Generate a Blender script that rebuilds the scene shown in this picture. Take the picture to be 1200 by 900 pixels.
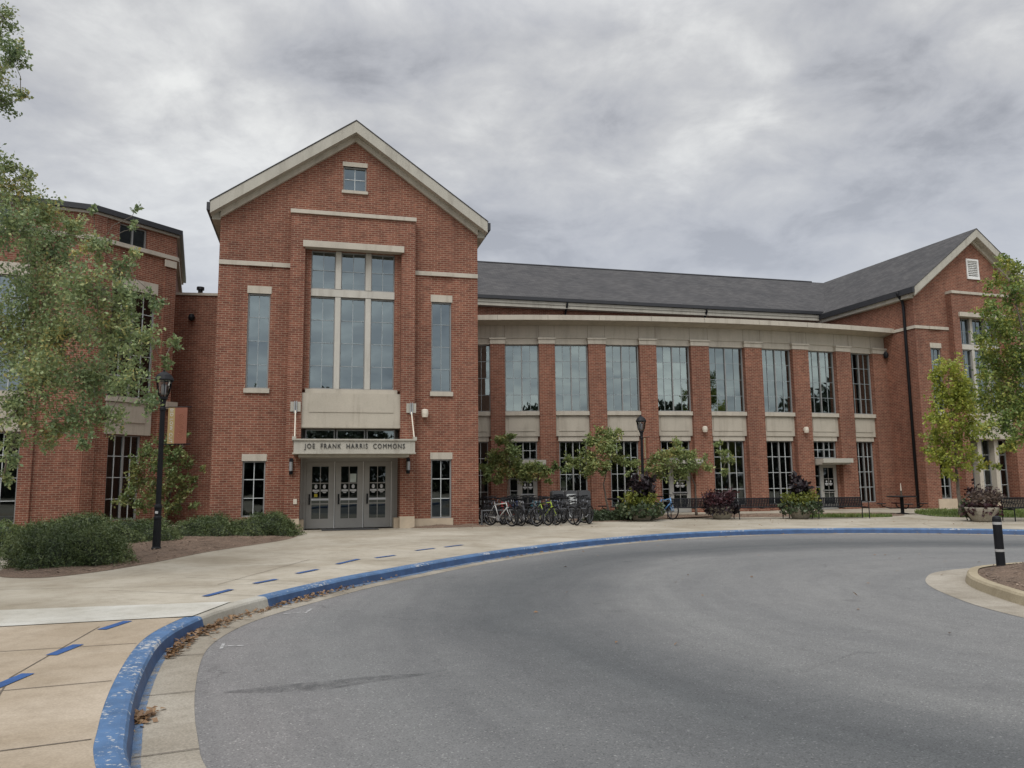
import bpy, math, random
import numpy as np
from mathutils import Vector, Matrix

# ------------------------------------------------------------------ clear, camera, world, sun
for o in list(bpy.data.objects): bpy.data.objects.remove(o)
scene = bpy.context.scene
col = scene.collection
R = math.radians
EYE = 1.75
PITCH, ROLL = R(7.2), R(0.6)
cam_d = bpy.data.cameras.new('camera'); cam = bpy.data.objects.new('camera', cam_d); col.objects.link(cam)
cam_d.sensor_fit = 'HORIZONTAL'; cam_d.sensor_width = 36.0; cam_d.lens = 27.0
cam_d.clip_start = 0.1; cam_d.clip_end = 3000
_fw = Vector((0, math.cos(PITCH), math.sin(PITCH)))
_up0 = Vector((0, -math.sin(PITCH), math.cos(PITCH)))
_up = _up0*math.cos(ROLL) + Vector((1, 0, 0))*math.sin(ROLL)
_rt = Vector((1, 0, 0))*math.cos(ROLL) - _up0*math.sin(ROLL)
cam.matrix_world = Matrix(((_rt.x, _up.x, -_fw.x, 0), (_rt.y, _up.y, -_fw.y, 0), (_rt.z, _up.z, -_fw.z, EYE), (0, 0, 0, 1)))
scene.camera = cam
scene.view_settings.view_transform = 'Standard'
scene.view_settings.look = 'None'
scene.view_settings.exposure = 0.06
scene.view_settings.gamma = 1.0
scene.render.engine = 'CYCLES'
scene.cycles.use_denoising = True
scene.cycles.max_bounces = 6
scene.cycles.transparent_max_bounces = 12
scene.cycles.caustics_reflective = False
scene.cycles.caustics_refractive = False
scene.cycles.sample_clamp_indirect = 4.0

SUN_EL, SUN_AZ = 52.0, 200.0      # azimuth clockwise from +Y
world = bpy.data.worlds.new("World"); scene.world = world; world.use_nodes = True
wt = world.node_tree; wt.nodes.clear()
def wn(t, **k):
    n = wt.nodes.new(t)
    for a, b in k.items(): setattr(n, a, b)
    return n
wl = wt.links.new
def build_world():
    out = wn('ShaderNodeOutputWorld')
    bg = wn('ShaderNodeBackground'); bg.inputs[1].default_value = 0.12
    bg2 = wn('ShaderNodeBackground'); bg2.inputs[1].default_value = 1.0
    sky = wn('ShaderNodeTexSky'); sky.sky_type = 'NISHITA'; sky.sun_disc = False
    sky.sun_elevation = R(SUN_EL); sky.sun_rotation = R(SUN_AZ)
    wl(sky.outputs[0], bg.inputs[0])
    tc = wn('ShaderNodeTexCoord'); sep = wn('ShaderNodeSeparateXYZ'); wl(tc.outputs['Generated'], sep.inputs[0])
    def m(op, a, b=None, clamp=False):
        n = wn('ShaderNodeMath', operation=op); n.use_clamp = clamp
        for i, v in enumerate((a, b)):
            if v is None: continue
            if isinstance(v, (int, float)): n.inputs[i].default_value = v
            else: wl(v, n.inputs[i])
        return n.outputs[0]
    z = m('MAXIMUM', sep.outputs[2], 0.0)
    den = m('ADD', z, 0.22)
    comb = wn('ShaderNodeCombineXYZ')
    wl(m('DIVIDE', sep.outputs[0], den), comb.inputs[0]); wl(m('DIVIDE', sep.outputs[1], den), comb.inputs[1])
    def noise(scale, detail, rough, dist, off):
        mp = wn('ShaderNodeMapping'); mp.inputs['Location'].default_value = off; mp.inputs['Scale'].default_value = (1.0, 1.0, 1)
        wl(comb.outputs[0], mp.inputs[0])
        n = wn('ShaderNodeTexNoise'); n.inputs['Scale'].default_value = scale; n.inputs['Detail'].default_value = detail
        n.inputs['Roughness'].default_value = rough; n.inputs['Distortion'].default_value = dist
        wl(mp.outputs[0], n.inputs['Vector']); return n.outputs[0]
    n1 = noise(1.25, 9, 0.56, 0.2, (5.1, 2.7, 0)); n2 = noise(4.4, 8, 0.6, 0.3, (8.3, 4.4, 0))
    mix = m('ADD', m('MULTIPLY', n1, 0.64), m('MULTIPLY', n2, 0.36))
    ramp = wn('ShaderNodeValToRGB'); wl(mix, ramp.inputs[0])
    e = ramp.color_ramp.elements
    e[0].position = 0.39; e[0].color = (0.34, 0.35, 0.38, 1)
    e[1].position = 0.625; e[1].color = (0.84, 0.845, 0.83, 1)
    a = ramp.color_ramp.elements.new(0.45); a.color = (0.475, 0.485, 0.515, 1)
    b = ramp.color_ramp.elements.new(0.525); b.color = (0.60, 0.605, 0.615, 1)
    # near the horizon the cloud deck evens out to a pale lavender grey
    hz = wn('ShaderNodeMapRange'); hz.inputs[1].default_value = 0.20; hz.inputs[2].default_value = 0.42
    wl(sep.outputs[2], hz.inputs[0])
    mx = wn('ShaderNodeMix', data_type='RGBA'); 
    bk = wn('ShaderNodeMapRange'); bk.inputs[1].default_value = 0.1; bk.inputs[2].default_value = -0.4; wl(sep.outputs[1], bk.inputs[0])
    wl(m('MAXIMUM', m('ADD', m('MULTIPLY', hz.outputs[0], 0.70), 0.30), bk.outputs[0]), mx.inputs[0])
    mx.inputs[6].default_value = (0.505, 0.535, 0.60, 1); wl(ramp.outputs[0], mx.inputs[7])
    # an overcast sky is far brighter overhead, and brighter on the sun's side (behind the camera)
    gz = wn('ShaderNodeMapRange'); gz.inputs[1].default_value = 0.52; gz.inputs[2].default_value = 0.95
    gz.inputs[3].default_value = 1.0; gz.inputs[4].default_value = 2.6; wl(sep.outputs[2], gz.inputs[0])
    gb = wn('ShaderNodeMapRange'); gb.inputs[1].default_value = 0.05; gb.inputs[2].default_value = -0.85
    gb.inputs[3].default_value = 1.0; gb.inputs[4].default_value = 1.5; wl(sep.outputs[1], gb.inputs[0])
    g = m('MULTIPLY', gz.outputs[0], gb.outputs[0])
    vm = wn('ShaderNodeVectorMath', operation='SCALE'); wl(mx.outputs[2], vm.inputs[0]); wl(g, vm.inputs['Scale'])
    wl(vm.outputs[0], bg2.inputs[0])
    ms = wn('ShaderNodeMixShader'); ms.inputs[0].default_value = 0.93
    wl(bg.outputs[0], ms.inputs[1]); wl(bg2.outputs[0], ms.inputs[2]); wl(ms.outputs[0], out.inputs[0])
build_world()
sun_d = bpy.data.lights.new('sun', 'SUN'); sun_d.energy = 1.3; sun_d.angle = R(25); sun_d.color = (1, .965, .92)
sun = bpy.data.objects.new('sun', sun_d); col.objects.link(sun)
_sd = Vector((math.sin(R(SUN_AZ))*math.cos(R(SUN_EL)), math.cos(R(SUN_AZ))*math.cos(R(SUN_EL)), math.sin(R(SUN_EL))))
sun.rotation_euler = _sd.to_track_quat('Z', 'Y').to_euler(); sun.location = _sd*200

# ------------------------------------------------------------------ helpers
rng = np.random.default_rng(7)
rnd = random.Random(11)
def pray(px, py): return _fw*900 + _rt*(px-600) - _up*(py-450)
def gz(px, py, z=0.0):
    r = pray(px, py); return Vector((0, 0, EYE)) + r*((z-EYE)/r.z)
def atY(px, py, Y):
    r = pray(px, py); return Vector((0, 0, EYE)) + r*(Y/r.y)

class F:                                    # a vertical facade frame: s along, d outward, z up
    def __init__(s, o, yaw):
        s.o = Vector((o[0], o[1], 0)); s.yaw = yaw; a = R(yaw)
        s.u = Vector((math.cos(a), math.sin(a), 0)); s.n = Vector((math.sin(a), -math.cos(a), 0))
    def p(s, a, d, z): return s.o + s.u*a + s.n*d + Vector((0, 0, z))
WORLD = F((0, 0), 0)
WORLD.n = Vector((0, 1, 0))

class MB:
    def __init__(s): s.v = []; s.f = []; s.m = []
    def poly(s, pts, mi=0):
        i = len(s.v); s.v += [tuple(p) for p in pts]; s.f.append(tuple(range(i, i+len(pts)))); s.m.append(mi)
    def box(s, fr, s0, s1, d0, d1, z0, z1, mi=0):
        P = [fr.p(a, d, z) for z in (z0, z1) for a, d in ((s0, d1), (s1, d1), (s1, d0), (s0, d0))]
        flip = fr is WORLD
        i = len(s.v); s.v += [tuple(p) for p in P]
        for q in ((0, 1, 5, 4), (1, 2, 6, 5), (2, 3, 7, 6), (3, 0, 4, 7), (4, 5, 6, 7), (3, 2, 1, 0)):
            if flip: q = q[::-1]
            s.f.append(tuple(i+k for k in q)); s.m.append(mi)
    def bx(s, x0, x1, y0, y1, z0, z1, mi=0): s.box(WORLD, x0, x1, y0, y1, z0, z1, mi)
    def prism(s, fr, pts, d0, d1, mi=0):    # pts in (s,z), counter clockwise seen from outside
        A = [fr.p(a, d1, z) for a, z in pts]; B = [fr.p(a, d0, z) for a, z in pts]
        s.poly(A, mi); s.poly(B[::-1], mi); n = len(pts)
        for i in range(n):
            j = (i+1) % n; s.poly([A[i], B[i], B[j], A[j]], mi)
    def zprism(s, pts, z0, z1, mi=0):       # pts in plan, counter clockwise
        A = [Vector((p[0], p[1], z1)) for p in pts]; B = [Vector((p[0], p[1], z0)) for p in pts]
        s.poly(A, mi); s.poly(B[::-1], mi); n = len(pts)
        for i in range(n):
            j = (i+1) % n; s.poly([B[i], B[j], A[j], A[i]], mi)
    def tube(s, pts, r, n=8, mi=0, cap=True):
        pts = [Vector(p) for p in pts]; rs = r if hasattr(r, '__len__') else [r]*len(pts)
        rings = []
        for i, p in enumerate(pts):
            t = (pts[min(i+1, len(pts)-1)] - pts[max(i-1, 0)]).normalized()
            a = t.cross(Vector((0, 0, 1)) if abs(t.z) < .9 else Vector((1, 0, 0))).normalized(); b = t.cross(a)
            k = len(s.v)
            for q in range(n):
                w = 2*math.pi*q/n; s.v.append(tuple(p + (a*math.cos(w) + b*math.sin(w))*rs[i]))
            rings.append(k)
        for i in range(len(rings)-1):
            for q in range(n):
                q2 = (q+1) % n; s.f.append((rings[i]+q, rings[i+1]+q, rings[i+1]+q2, rings[i]+q2)); s.m.append(mi)
        if cap:
            s.f.append(tuple(rings[0]+q for q in range(n))); s.m.append(mi)
            s.f.append(tuple(rings[-1]+q for q in reversed(range(n)))); s.m.append(mi)
    def lathe(s, prof, n=20, c=(0, 0, 0), mi=0, axis='Z'):
        k0 = len(s.v); c = Vector(c)
        for r, h in prof:
            for q in range(n):
                w = 2*math.pi*q/n; x, y = r*math.cos(w), r*math.sin(w)
                s.v.append(tuple(c + (Vector((x, y, h)) if axis == 'Z' else Vector((x, h, -y)))))
        for i in range(len(prof)-1):
            for q in range(n):
                q2 = (q+1) % n; a = k0+i*n; s.f.append((a+q, a+q2, a+n+q2, a+n+q)); s.m.append(mi)
    def torus(s, R0, r, n=28, k=6, c=(0, 0, 0), mi=0):   # axis along Y
        k0 = len(s.v)
        for i in range(n):
            w = 2*math.pi*i/n
            for j in range(k):
                q = 2*math.pi*j/k; rr = R0 + r*math.cos(q)
                s.v.append((c[0]+rr*math.cos(w), c[1]+r*math.sin(q), c[2]+rr*math.sin(w)))
        for i in range(n):
            for j in range(k):
                i2, j2 = (i+1) % n, (j+1) % k
                s.f.append((k0+i*k+j, k0+i*k+j2, k0+i2*k+j2, k0+i2*k+j)); s.m.append(mi)
    def build(s, name, mats, parent=None, smooth=False, recalc=False):
        me = bpy.data.meshes.new(name)
        me.from_pydata(s.v, [], s.f)
        if not isinstance(mats, (list, tuple)): mats = [mats]
        for m in mats: me.materials.append(m)
        me.polygons.foreach_set('material_index', s.m)
        if smooth: me.polygons.foreach_set('use_smooth', [True]*len(s.f))
        if recalc:
            import bmesh
            bm = bmesh.new(); bm.from_mesh(me); bmesh.ops.recalc_face_normals(bm, faces=bm.faces); bm.to_mesh(me); bm.free()
        auto_uv(me)
        return link(name, me, parent)

def auto_uv(me):
    uv = me.uv_layers.new(name='UVMap'); Z = Vector((0, 0, 1))
    vs = me.vertices; data = np.zeros(len(me.loops)*2)
    for p in me.polygons:
        n = p.normal
        if abs(n.z) > .96 or n.length < .5: t = Vector((1, 0, 0)); b = Vector((0, 1, 0))
        else: t = Z.cross(n).normalized(); b = n.cross(t)
        for li, vi in zip(p.loop_indices, p.vertices):
            c = vs[vi].co; data[2*li] = c.dot(t); data[2*li+1] = c.dot(b)
    uv.data.foreach_set('uv', data)

WLOC = {}
def link(name, me, parent=None):
    o = bpy.data.objects.new(name, me); col.objects.link(o)
    if parent is not None:
        o.parent = parent
        if parent.type == 'EMPTY' and parent.name in WLOC: o.matrix_parent_inverse = Matrix.Translation(-WLOC[parent.name])
    return o
def tag(o, label=None, cat=None, group=None, kind=None):
    if label: o['label'] = label
    if cat: o['category'] = cat
    if group: o['group'] = group
    if kind: o['kind'] = kind
    return o
def thing(name, label, cat, loc=(0, 0, 0), group=None, baked=False):
    o = bpy.data.objects.new(name, None); col.objects.link(o); o.location = loc
    o.empty_display_size = .2
    if baked: WLOC[o.name] = Vector(loc)           # its parts' meshes are written in world coordinates
    return tag(o, label, cat, group)
def kids(o): return [c for c in bpy.data.objects if c.parent == o]
def copy_tree(o, parent=None):
    c = o.copy(); col.objects.link(c)
    if parent is not None: c.parent = parent
    for ch in kids(o): copy_tree(ch, c)
    return c

# ------------------------------------------------------------------ materials
def mat(name): 
    m = bpy.data.materials.new(name); m.use_nodes = True
    return m, m.node_tree.nodes, m.node_tree.links, m.node_tree.nodes['Principled BSDF']
def noise_node(N, L, scale, detail=4, vec=None, rough=.55, dist=0.0):
    n = N.new('ShaderNodeTexNoise'); n.inputs['Scale'].default_value = scale; n.inputs['Detail'].default_value = detail
    n.inputs['Roughness'].default_value = rough; n.inputs['Distortion'].default_value = dist
    if vec is None:
        g = N.new('ShaderNodeNewGeometry'); vec = g.outputs['Position']
    L.new(vec, n.inputs['Vector']); return n
def ramp_node(N, L, src, stops):
    r = N.new('ShaderNodeValToRGB'); L.new(src, r.inputs[0]); e = r.color_ramp.elements
    e[0].position, e[0].color = stops[0][0], (*stops[0][1], 1)
    e[1].position, e[1].color = stops[-1][0], (*stops[-1][1], 1)
    for p, c in stops[1:-1]:
        k = e.new(p); k.color = (*c, 1)
    return r
def mixc(N, L, fac, a, b, blend='MIX'):
    n = N.new('ShaderNodeMix'); n.data_type = 'RGBA'; n.blend_type = blend
    for i, v in ((0, fac), (6, a), (7, b)):
        if isinstance(v, (int, float)): n.inputs[i].default_value = v
        elif isinstance(v, tuple): n.inputs[i].default_value = (*v, 1)
        else: L.new(v, n.inputs[i])
    return n.outputs[2]
def bump(N, L, B, h, strength=.3, dist=.01):
    b = N.new('ShaderNodeBump'); b.inputs['Strength'].default_value = strength; b.inputs['Distance'].default_value = dist
    L.new(h, b.inputs['Height']); L.new(b.outputs[0], B.inputs['Normal'])
def plain(name, c, rough=.6, metal=0.0, var=.12, scale=3.0, spec=None):
    m, N, L, B = mat(name)
    n = noise_node(N, L, scale, 5, N.new('ShaderNodeTexCoord').outputs['Object'])
    lo = tuple(x*(1-var) for x in c); hi = tuple(min(1, x*(1+var)) for x in c)
    r = ramp_node(N, L, n.outputs[0], [(.3, lo), (.7, hi)]); L.new(r.outputs[0], B.inputs['Base Color'])
    B.inputs['Roughness'].default_value = rough; B.inputs['Metallic'].default_value = metal
    if spec is not None: B.inputs['Specular IOR Level'].default_value = spec
    return m
def stone_mat(name, c, rough=.8):
    m, N, L, B = mat(name)
    n = noise_node(N, L, 1.3, 5); r = ramp_node(N, L, n.outputs[0], [(.3, tuple(x*.93 for x in c)), (.7, tuple(x*1.07 for x in c))])
    mp = N.new('ShaderNodeMapping'); mp.inputs['Scale'].default_value = (3.2, 3.2, .35); L.new(N.new('ShaderNodeNewGeometry').outputs['Position'], mp.inputs[0])
    n3 = noise_node(N, L, 1.0, 6, mp.outputs[0], .65); r3 = ramp_node(N, L, n3.outputs[0], [(.30, (.72, .70, .68)), (.50, (1.0, 1.0, 1.0))])
    f = noise_node(N, L, 30, 3); rf = ramp_node(N, L, f.outputs[0], [(.3, (.93, .93, .93)), (.7, (1.05, 1.05, 1.05))])
    L.new(mixc(N, L, 1.0, mixc(N, L, .75, r.outputs[0], r3.outputs[0], 'MULTIPLY'), rf.outputs[0], 'MULTIPLY'), B.inputs['Base Color'])
    B.inputs['Roughness'].default_value = rough; B.inputs['Specular IOR Level'].default_value = .3; return m
def brick_mat(name, c1, c2, mortar, bw=.30, bh=.10, ms=.011):
    m, N, L, B = mat(name)
    uv = N.new('ShaderNodeUVMap'); uv.uv_map = 'UVMap'
    b = N.new('ShaderNodeTexBrick'); L.new(uv.outputs[0], b.inputs['Vector'])
    b.inputs['Scale'].default_value = 1; b.inputs['Brick Width'].default_value = bw; b.inputs['Row Height'].default_value = bh
    b.inputs['Mortar Size'].default_value = ms; b.inputs['Mortar Smooth'].default_value = .15; b.inputs['Bias'].default_value = -.1
    b.inputs['Color1'].default_value = (*c1, 1); b.inputs['Color2'].default_value = (*c2, 1); b.inputs['Mortar'].default_value = (*mortar, 1)
    n = noise_node(N, L, .35, 5); r = ramp_node(N, L, n.outputs[0], [(.3, (.84, .84, .85)), (.7, (1.1, 1.08, 1.06))])
    n2 = noise_node(N, L, 5.0, 3); r2 = ramp_node(N, L, n2.outputs[0], [(.3, (.82, .82, .82)), (.7, (1.15, 1.15, 1.15))])
    c = mixc(N, L, 1.0, mixc(N, L, 1.0, b.outputs['Color'], r.outputs[0], 'MULTIPLY'), r2.outputs[0], 'MULTIPLY')
    mp = N.new('ShaderNodeMapping'); mp.inputs['Scale'].default_value = (2.2, 2.2, .16); L.new(N.new('ShaderNodeNewGeometry').outputs['Position'], mp.inputs[0])
    n3 = noise_node(N, L, 1.0, 5, mp.outputs[0]); r3 = ramp_node(N, L, n3.outputs[0], [(.30, (.80, .79, .80)), (.55, (1.02, 1.02, 1.02))])
    c = mixc(N, L, .8, c, r3.outputs[0], 'MULTIPLY')
    L.new(c, B.inputs['Base Color']); B.inputs['Roughness'].default_value = .85
    B.inputs['Specular IOR Level'].default_value = .25
    inv = N.new('ShaderNodeMath'); inv.operation = 'SUBTRACT'; inv.inputs[0].default_value = 1; L.new(b.outputs['Fac'], inv.inputs[1])
    bump(N, L, B, inv.outputs[0], .5, .008)
    return m
M = {}
M['brick'] = brick_mat('red brick', (.240, .090, .058), (.158, .055, .038), (.34, .245, .175), .235, .078, .009)
M['stone'] = stone_mat('cast stone', (.48, .44, .37))
M['stone_rake'] = stone_mat('painted stone trim', (.43, .41, .355), .7)
M['mullion'] = stone_mat('pale mullion stone', (.50, .48, .43))
M['panel'] = stone_mat('cast stone panel', (.45, .41, .34))
M['plinth'] = plain('pale cast stone plinth', (.52, .43, .32), .85, var=.12, scale=2.5)
M['frame'] = plain('grey window frame', (.26, .265, .26), .45, .0, var=.05)
M['muntin_thin'] = plain('thin glazing bar', (.30, .34, .35), .5, var=.05)
M['muntin'] = plain('pale muntin', (.50, .53, .53), .45, var=.05)
M['doorgrey'] = plain('taupe door paint', (.345, .335, .31), .5, var=.05)
M['white'] = plain('white paint', (.75, .75, .73), .5, var=.05)
M['cream'] = plain('cream enamel', (.66, .60, .50), .5, var=.04)
M['black'] = plain('black powder coat', (.012, .013, .016), .5, var=.2, spec=.22)
M['blackmetal'] = plain('black gutter metal', (.025, .026, .03), .4, var=.15)
M['rubber'] = plain('black rubber', (.012, .012, .013), .85, var=.2, spec=.2)
M['chrome'] = plain('brushed metal', (.55, .56, .58), .3, .9, var=.05)
M['rimdark'] = plain('dark bicycle rim', (.10, .10, .105), .4, .5, var=.2)
M['steel'] = plain('galvanised steel', (.38, .39, .4), .45, .7, var=.1)
M['letter'] = plain('black lettering', (.03, .03, .03), .5)
M['blind'] = plain('pale roller blind', (.56, .60, .55), .9, var=.05)
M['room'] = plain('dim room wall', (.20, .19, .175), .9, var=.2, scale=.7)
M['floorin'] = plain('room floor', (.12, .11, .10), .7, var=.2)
M['mat_dark'] = plain('dark door mat', (.05, .05, .05), .95, var=.3, scale=20)
M['bark'] = plain('grey bark', (.16, .135, .11), .9, var=.35, scale=9)
M['bark_dark'] = plain('brown bark', (.10, .08, .062), .9, var=.35, scale=12)
M['pot'] = plain('exposed aggregate pot', (.36, .33, .27), .9, var=.2, scale=25)
M['binwhite'] = plain('pale bin panel', (.50, .52, .52), .5, var=.06)
M['bingrey'] = plain('dark grey bin', (.075, .078, .083), .5, var=.1)
M['yellow'] = plain('yellow cloth', (.42, .31, .14), .8, var=.06)
M['rust'] = plain('rust red cloth', (.29, .115, .075), .8, var=.06)
M['orangeline'] = plain('orange print', (.45, .20, .12), .8)
M['sticker'] = plain('white sticker', (.62, .63, .63), .6)
M['bandgrey'] = plain('dulled reflective band', (.42, .42, .41), .6)
M['paper'] = plain('paper notice', (.55, .62, .58), .7)
M['ystick'] = plain('yellow sticker', (.6, .5, .03), .6)

def shingle_mat():
    m, N, L, B = mat('grey asphalt shingles')
    uv = N.new('ShaderNodeUVMap'); uv.uv_map = 'UVMap'
    b = N.new('ShaderNodeTexBrick'); L.new(uv.outputs[0], b.inputs['Vector'])
    b.inputs['Scale'].default_value = 1; b.inputs['Brick Width'].default_value = .33; b.inputs['Row Height'].default_value = .16
    b.inputs['Mortar Size'].default_value = .012; b.inputs['Mortar Smooth'].default_value = .6
    b.inputs['Color1'].default_value = (.098, .096, .097, 1); b.inputs['Color2'].default_value = (.068, .067, .069, 1); b.inputs['Mortar'].default_value = (.05, .05, .052, 1)
    n = noise_node(N, L, .8, 6); r = ramp_node(N, L, n.outputs[0], [(.3, (.85, .85, .86)), (.7, (1.12, 1.1, 1.08))])
    L.new(mixc(N, L, 1.0, b.outputs['Color'], r.outputs[0], 'MULTIPLY'), B.inputs['Base Color'])
    B.inputs['Roughness'].default_value = .9; B.inputs['Specular IOR Level'].default_value = .2
    return m
M['shingle'] = shingle_mat()

def glass_mat(name, tint, refl, ior=2.3):
    m, N, L, B = mat(name); N.remove(B); out = N['Material Output']
    t = N.new('ShaderNodeBsdfTransparent'); t.inputs[0].default_value = (*tint, 1)
    g = N.new('ShaderNodeBsdfGlossy'); g.inputs['Color'].default_value = (*refl, 1); g.inputs['Roughness'].default_value = 0.015
    f = N.new('ShaderNodeFresnel'); f.inputs[0].default_value = ior
    n = noise_node(N, L, .9, 2); b = N.new('ShaderNodeBump'); b.inputs['Strength'].default_value = .25; b.inputs['Distance'].default_value = .004
    L.new(n.outputs[0], b.inputs['Height']); L.new(b.outputs[0], g.inputs['Normal'])
    x = N.new('ShaderNodeMixShader'); L.new(f.outputs[0], x.inputs[0]); L.new(t.outputs[0], x.inputs[1]); L.new(g.outputs[0], x.inputs[2])
    L.new(x.outputs[0], out.inputs[0]); return m
M['glass'] = glass_mat('blue tinted glass', (.42, .50, .50), (.80, .95, 1.0), 2.75)
M['glass_pale'] = glass_mat('pale green tinted glass', (.40, .50, .47), (.86, 1.0, .98), 3.2)
M['glass_low'] = glass_mat('clear ground floor glass', (.40, .45, .44), (.8, .9, .92), 1.9)
M['globe'] = glass_mat('lamp glass', (.8, .82, .85), (.9, .9, .9), 1.6)

def leaf_mat(name, stops, trans=.3, rough=.5):
    m, N, L, B = mat(name); out = N['Material Output']
    g = N.new('ShaderNodeNewGeometry')
    n = noise_node(N, L, 1.1, 3, g.outputs['Position'])
    a = N.new('ShaderNodeMath'); a.operation = 'MULTIPLY_ADD'; L.new(n.outputs[0], a.inputs[0]); a.inputs[1].default_value = 1.5; a.inputs[2].default_value = -.75
    s = N.new('ShaderNodeMath'); s.operation = 'MULTIPLY_ADD'; L.new(g.outputs['Random Per Island'], s.inputs[0]); s.inputs[1].default_value = .6; s.inputs[2].default_value = .2
    q = N.new('ShaderNodeMath'); q.operation = 'ADD'; q.use_clamp = True; L.new(a.outputs[0], q.inputs[0]); L.new(s.outputs[0], q.inputs[1])
    r = ramp_node(N, L, q.outputs[0], stops)
    L.new(r.outputs[0], B.inputs['Base Color']); B.inputs['Roughness'].default_value = rough
    t = N.new('ShaderNodeBsdfTranslucent'); L.new(r.outputs[0], t.inputs[0])
    x = N.new('ShaderNodeMixShader'); x.inputs[0].default_value = trans
    L.new(B.outputs[0], x.inputs[1]); L.new(t.outputs[0], x.inputs[2]); L.new(x.outputs[0], out.inputs[0])
    return m
M['leaf_birch'] = leaf_mat('birch leaves', [(0, (0.117, 0.178, 0.0892)), (.45, (0.223, 0.294, 0.133)), (.8, (0.339, 0.39, 0.168)), (1, (0.509, 0.4, 0.133))])
M['leaf_dogwood'] = leaf_mat('dogwood leaves', [(0, (0.12, 0.175, 0.0644)), (.5, (0.23, 0.285, 0.101)), (.85, (0.35, 0.368, 0.129)), (1, (0.405, 0.239, 0.092))])
M['leaf_gold'] = leaf_mat('turning leaves', [(0, (0.181, 0.232, 0.0437)), (.5, (0.336, 0.386, 0.0655)), (.85, (0.48, 0.48, 0.0875)), (1, (0.431, 0.309, 0.0875))])
M['leaf_mix'] = leaf_mat('green and gold leaves', [(0, (0.0796, 0.151, 0.0445)), (.45, (0.191, 0.256, 0.0623)), (.8, (0.35, 0.372, 0.08)), (1, (0.541, 0.477, 0.107))])
M['leaf_shrub'] = leaf_mat('shrub leaves', [(0, (0.078, 0.131, 0.0433)), (.5, (0.156, 0.208, 0.0694)), (1, (0.277, 0.26, 0.0867))])
M['leaf_yew'] = leaf_mat('yew needles', [(0, (0.0421, 0.0688, 0.0254)), (.5, (0.0918, 0.13, 0.0452)), (1, (0.182, 0.217, 0.078))], .15)
M['yew_core'] = plain('dark shrub core', (.03, .04, .022), .95, var=.3, scale=8)
M['leaf_purple'] = leaf_mat('maroon leaves', [(0, (.020, .008, .012)), (.6, (.045, .012, .018)), (1, (.10, .03, .03))], .15)
M['leaf_black'] = leaf_mat('near black leaves', [(0, (.008, .006, .008)), (.6, (.018, .010, .014)), (1, (.05, .025, .025))], .1)
M['leaf_lime'] = leaf_mat('lime leaves', [(0, (.09, .12, .02)), (.6, (.20, .22, .04)), (1, (.32, .28, .06))], .3)
M['leaf_cover'] = leaf_mat('ground cover leaves', [(0, (0.027, 0.045, 0.021)), (.6, (0.06, 0.09, 0.0375)), (1, (0.135, 0.15, 0.0675))], .15)
M['leaf_pinkish'] = leaf_mat('dull rose leaves', [(0, (.05, .035, .03)), (.6, (.13, .09, .07)), (1, (.22, .17, .13))], .2)
M['grass'] = leaf_mat('lawn blades', [(0, (0.08, 0.136, 0.032)), (.6, (0.16, 0.224, 0.056)), (1, (0.288, 0.288, 0.096))], .2)
M['wood_far'] = leaf_mat('far foliage', [(0, (.012, .02, .010)), (.6, (.028, .042, .020)), (1, (.05, .06, .03))], .1)

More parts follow.
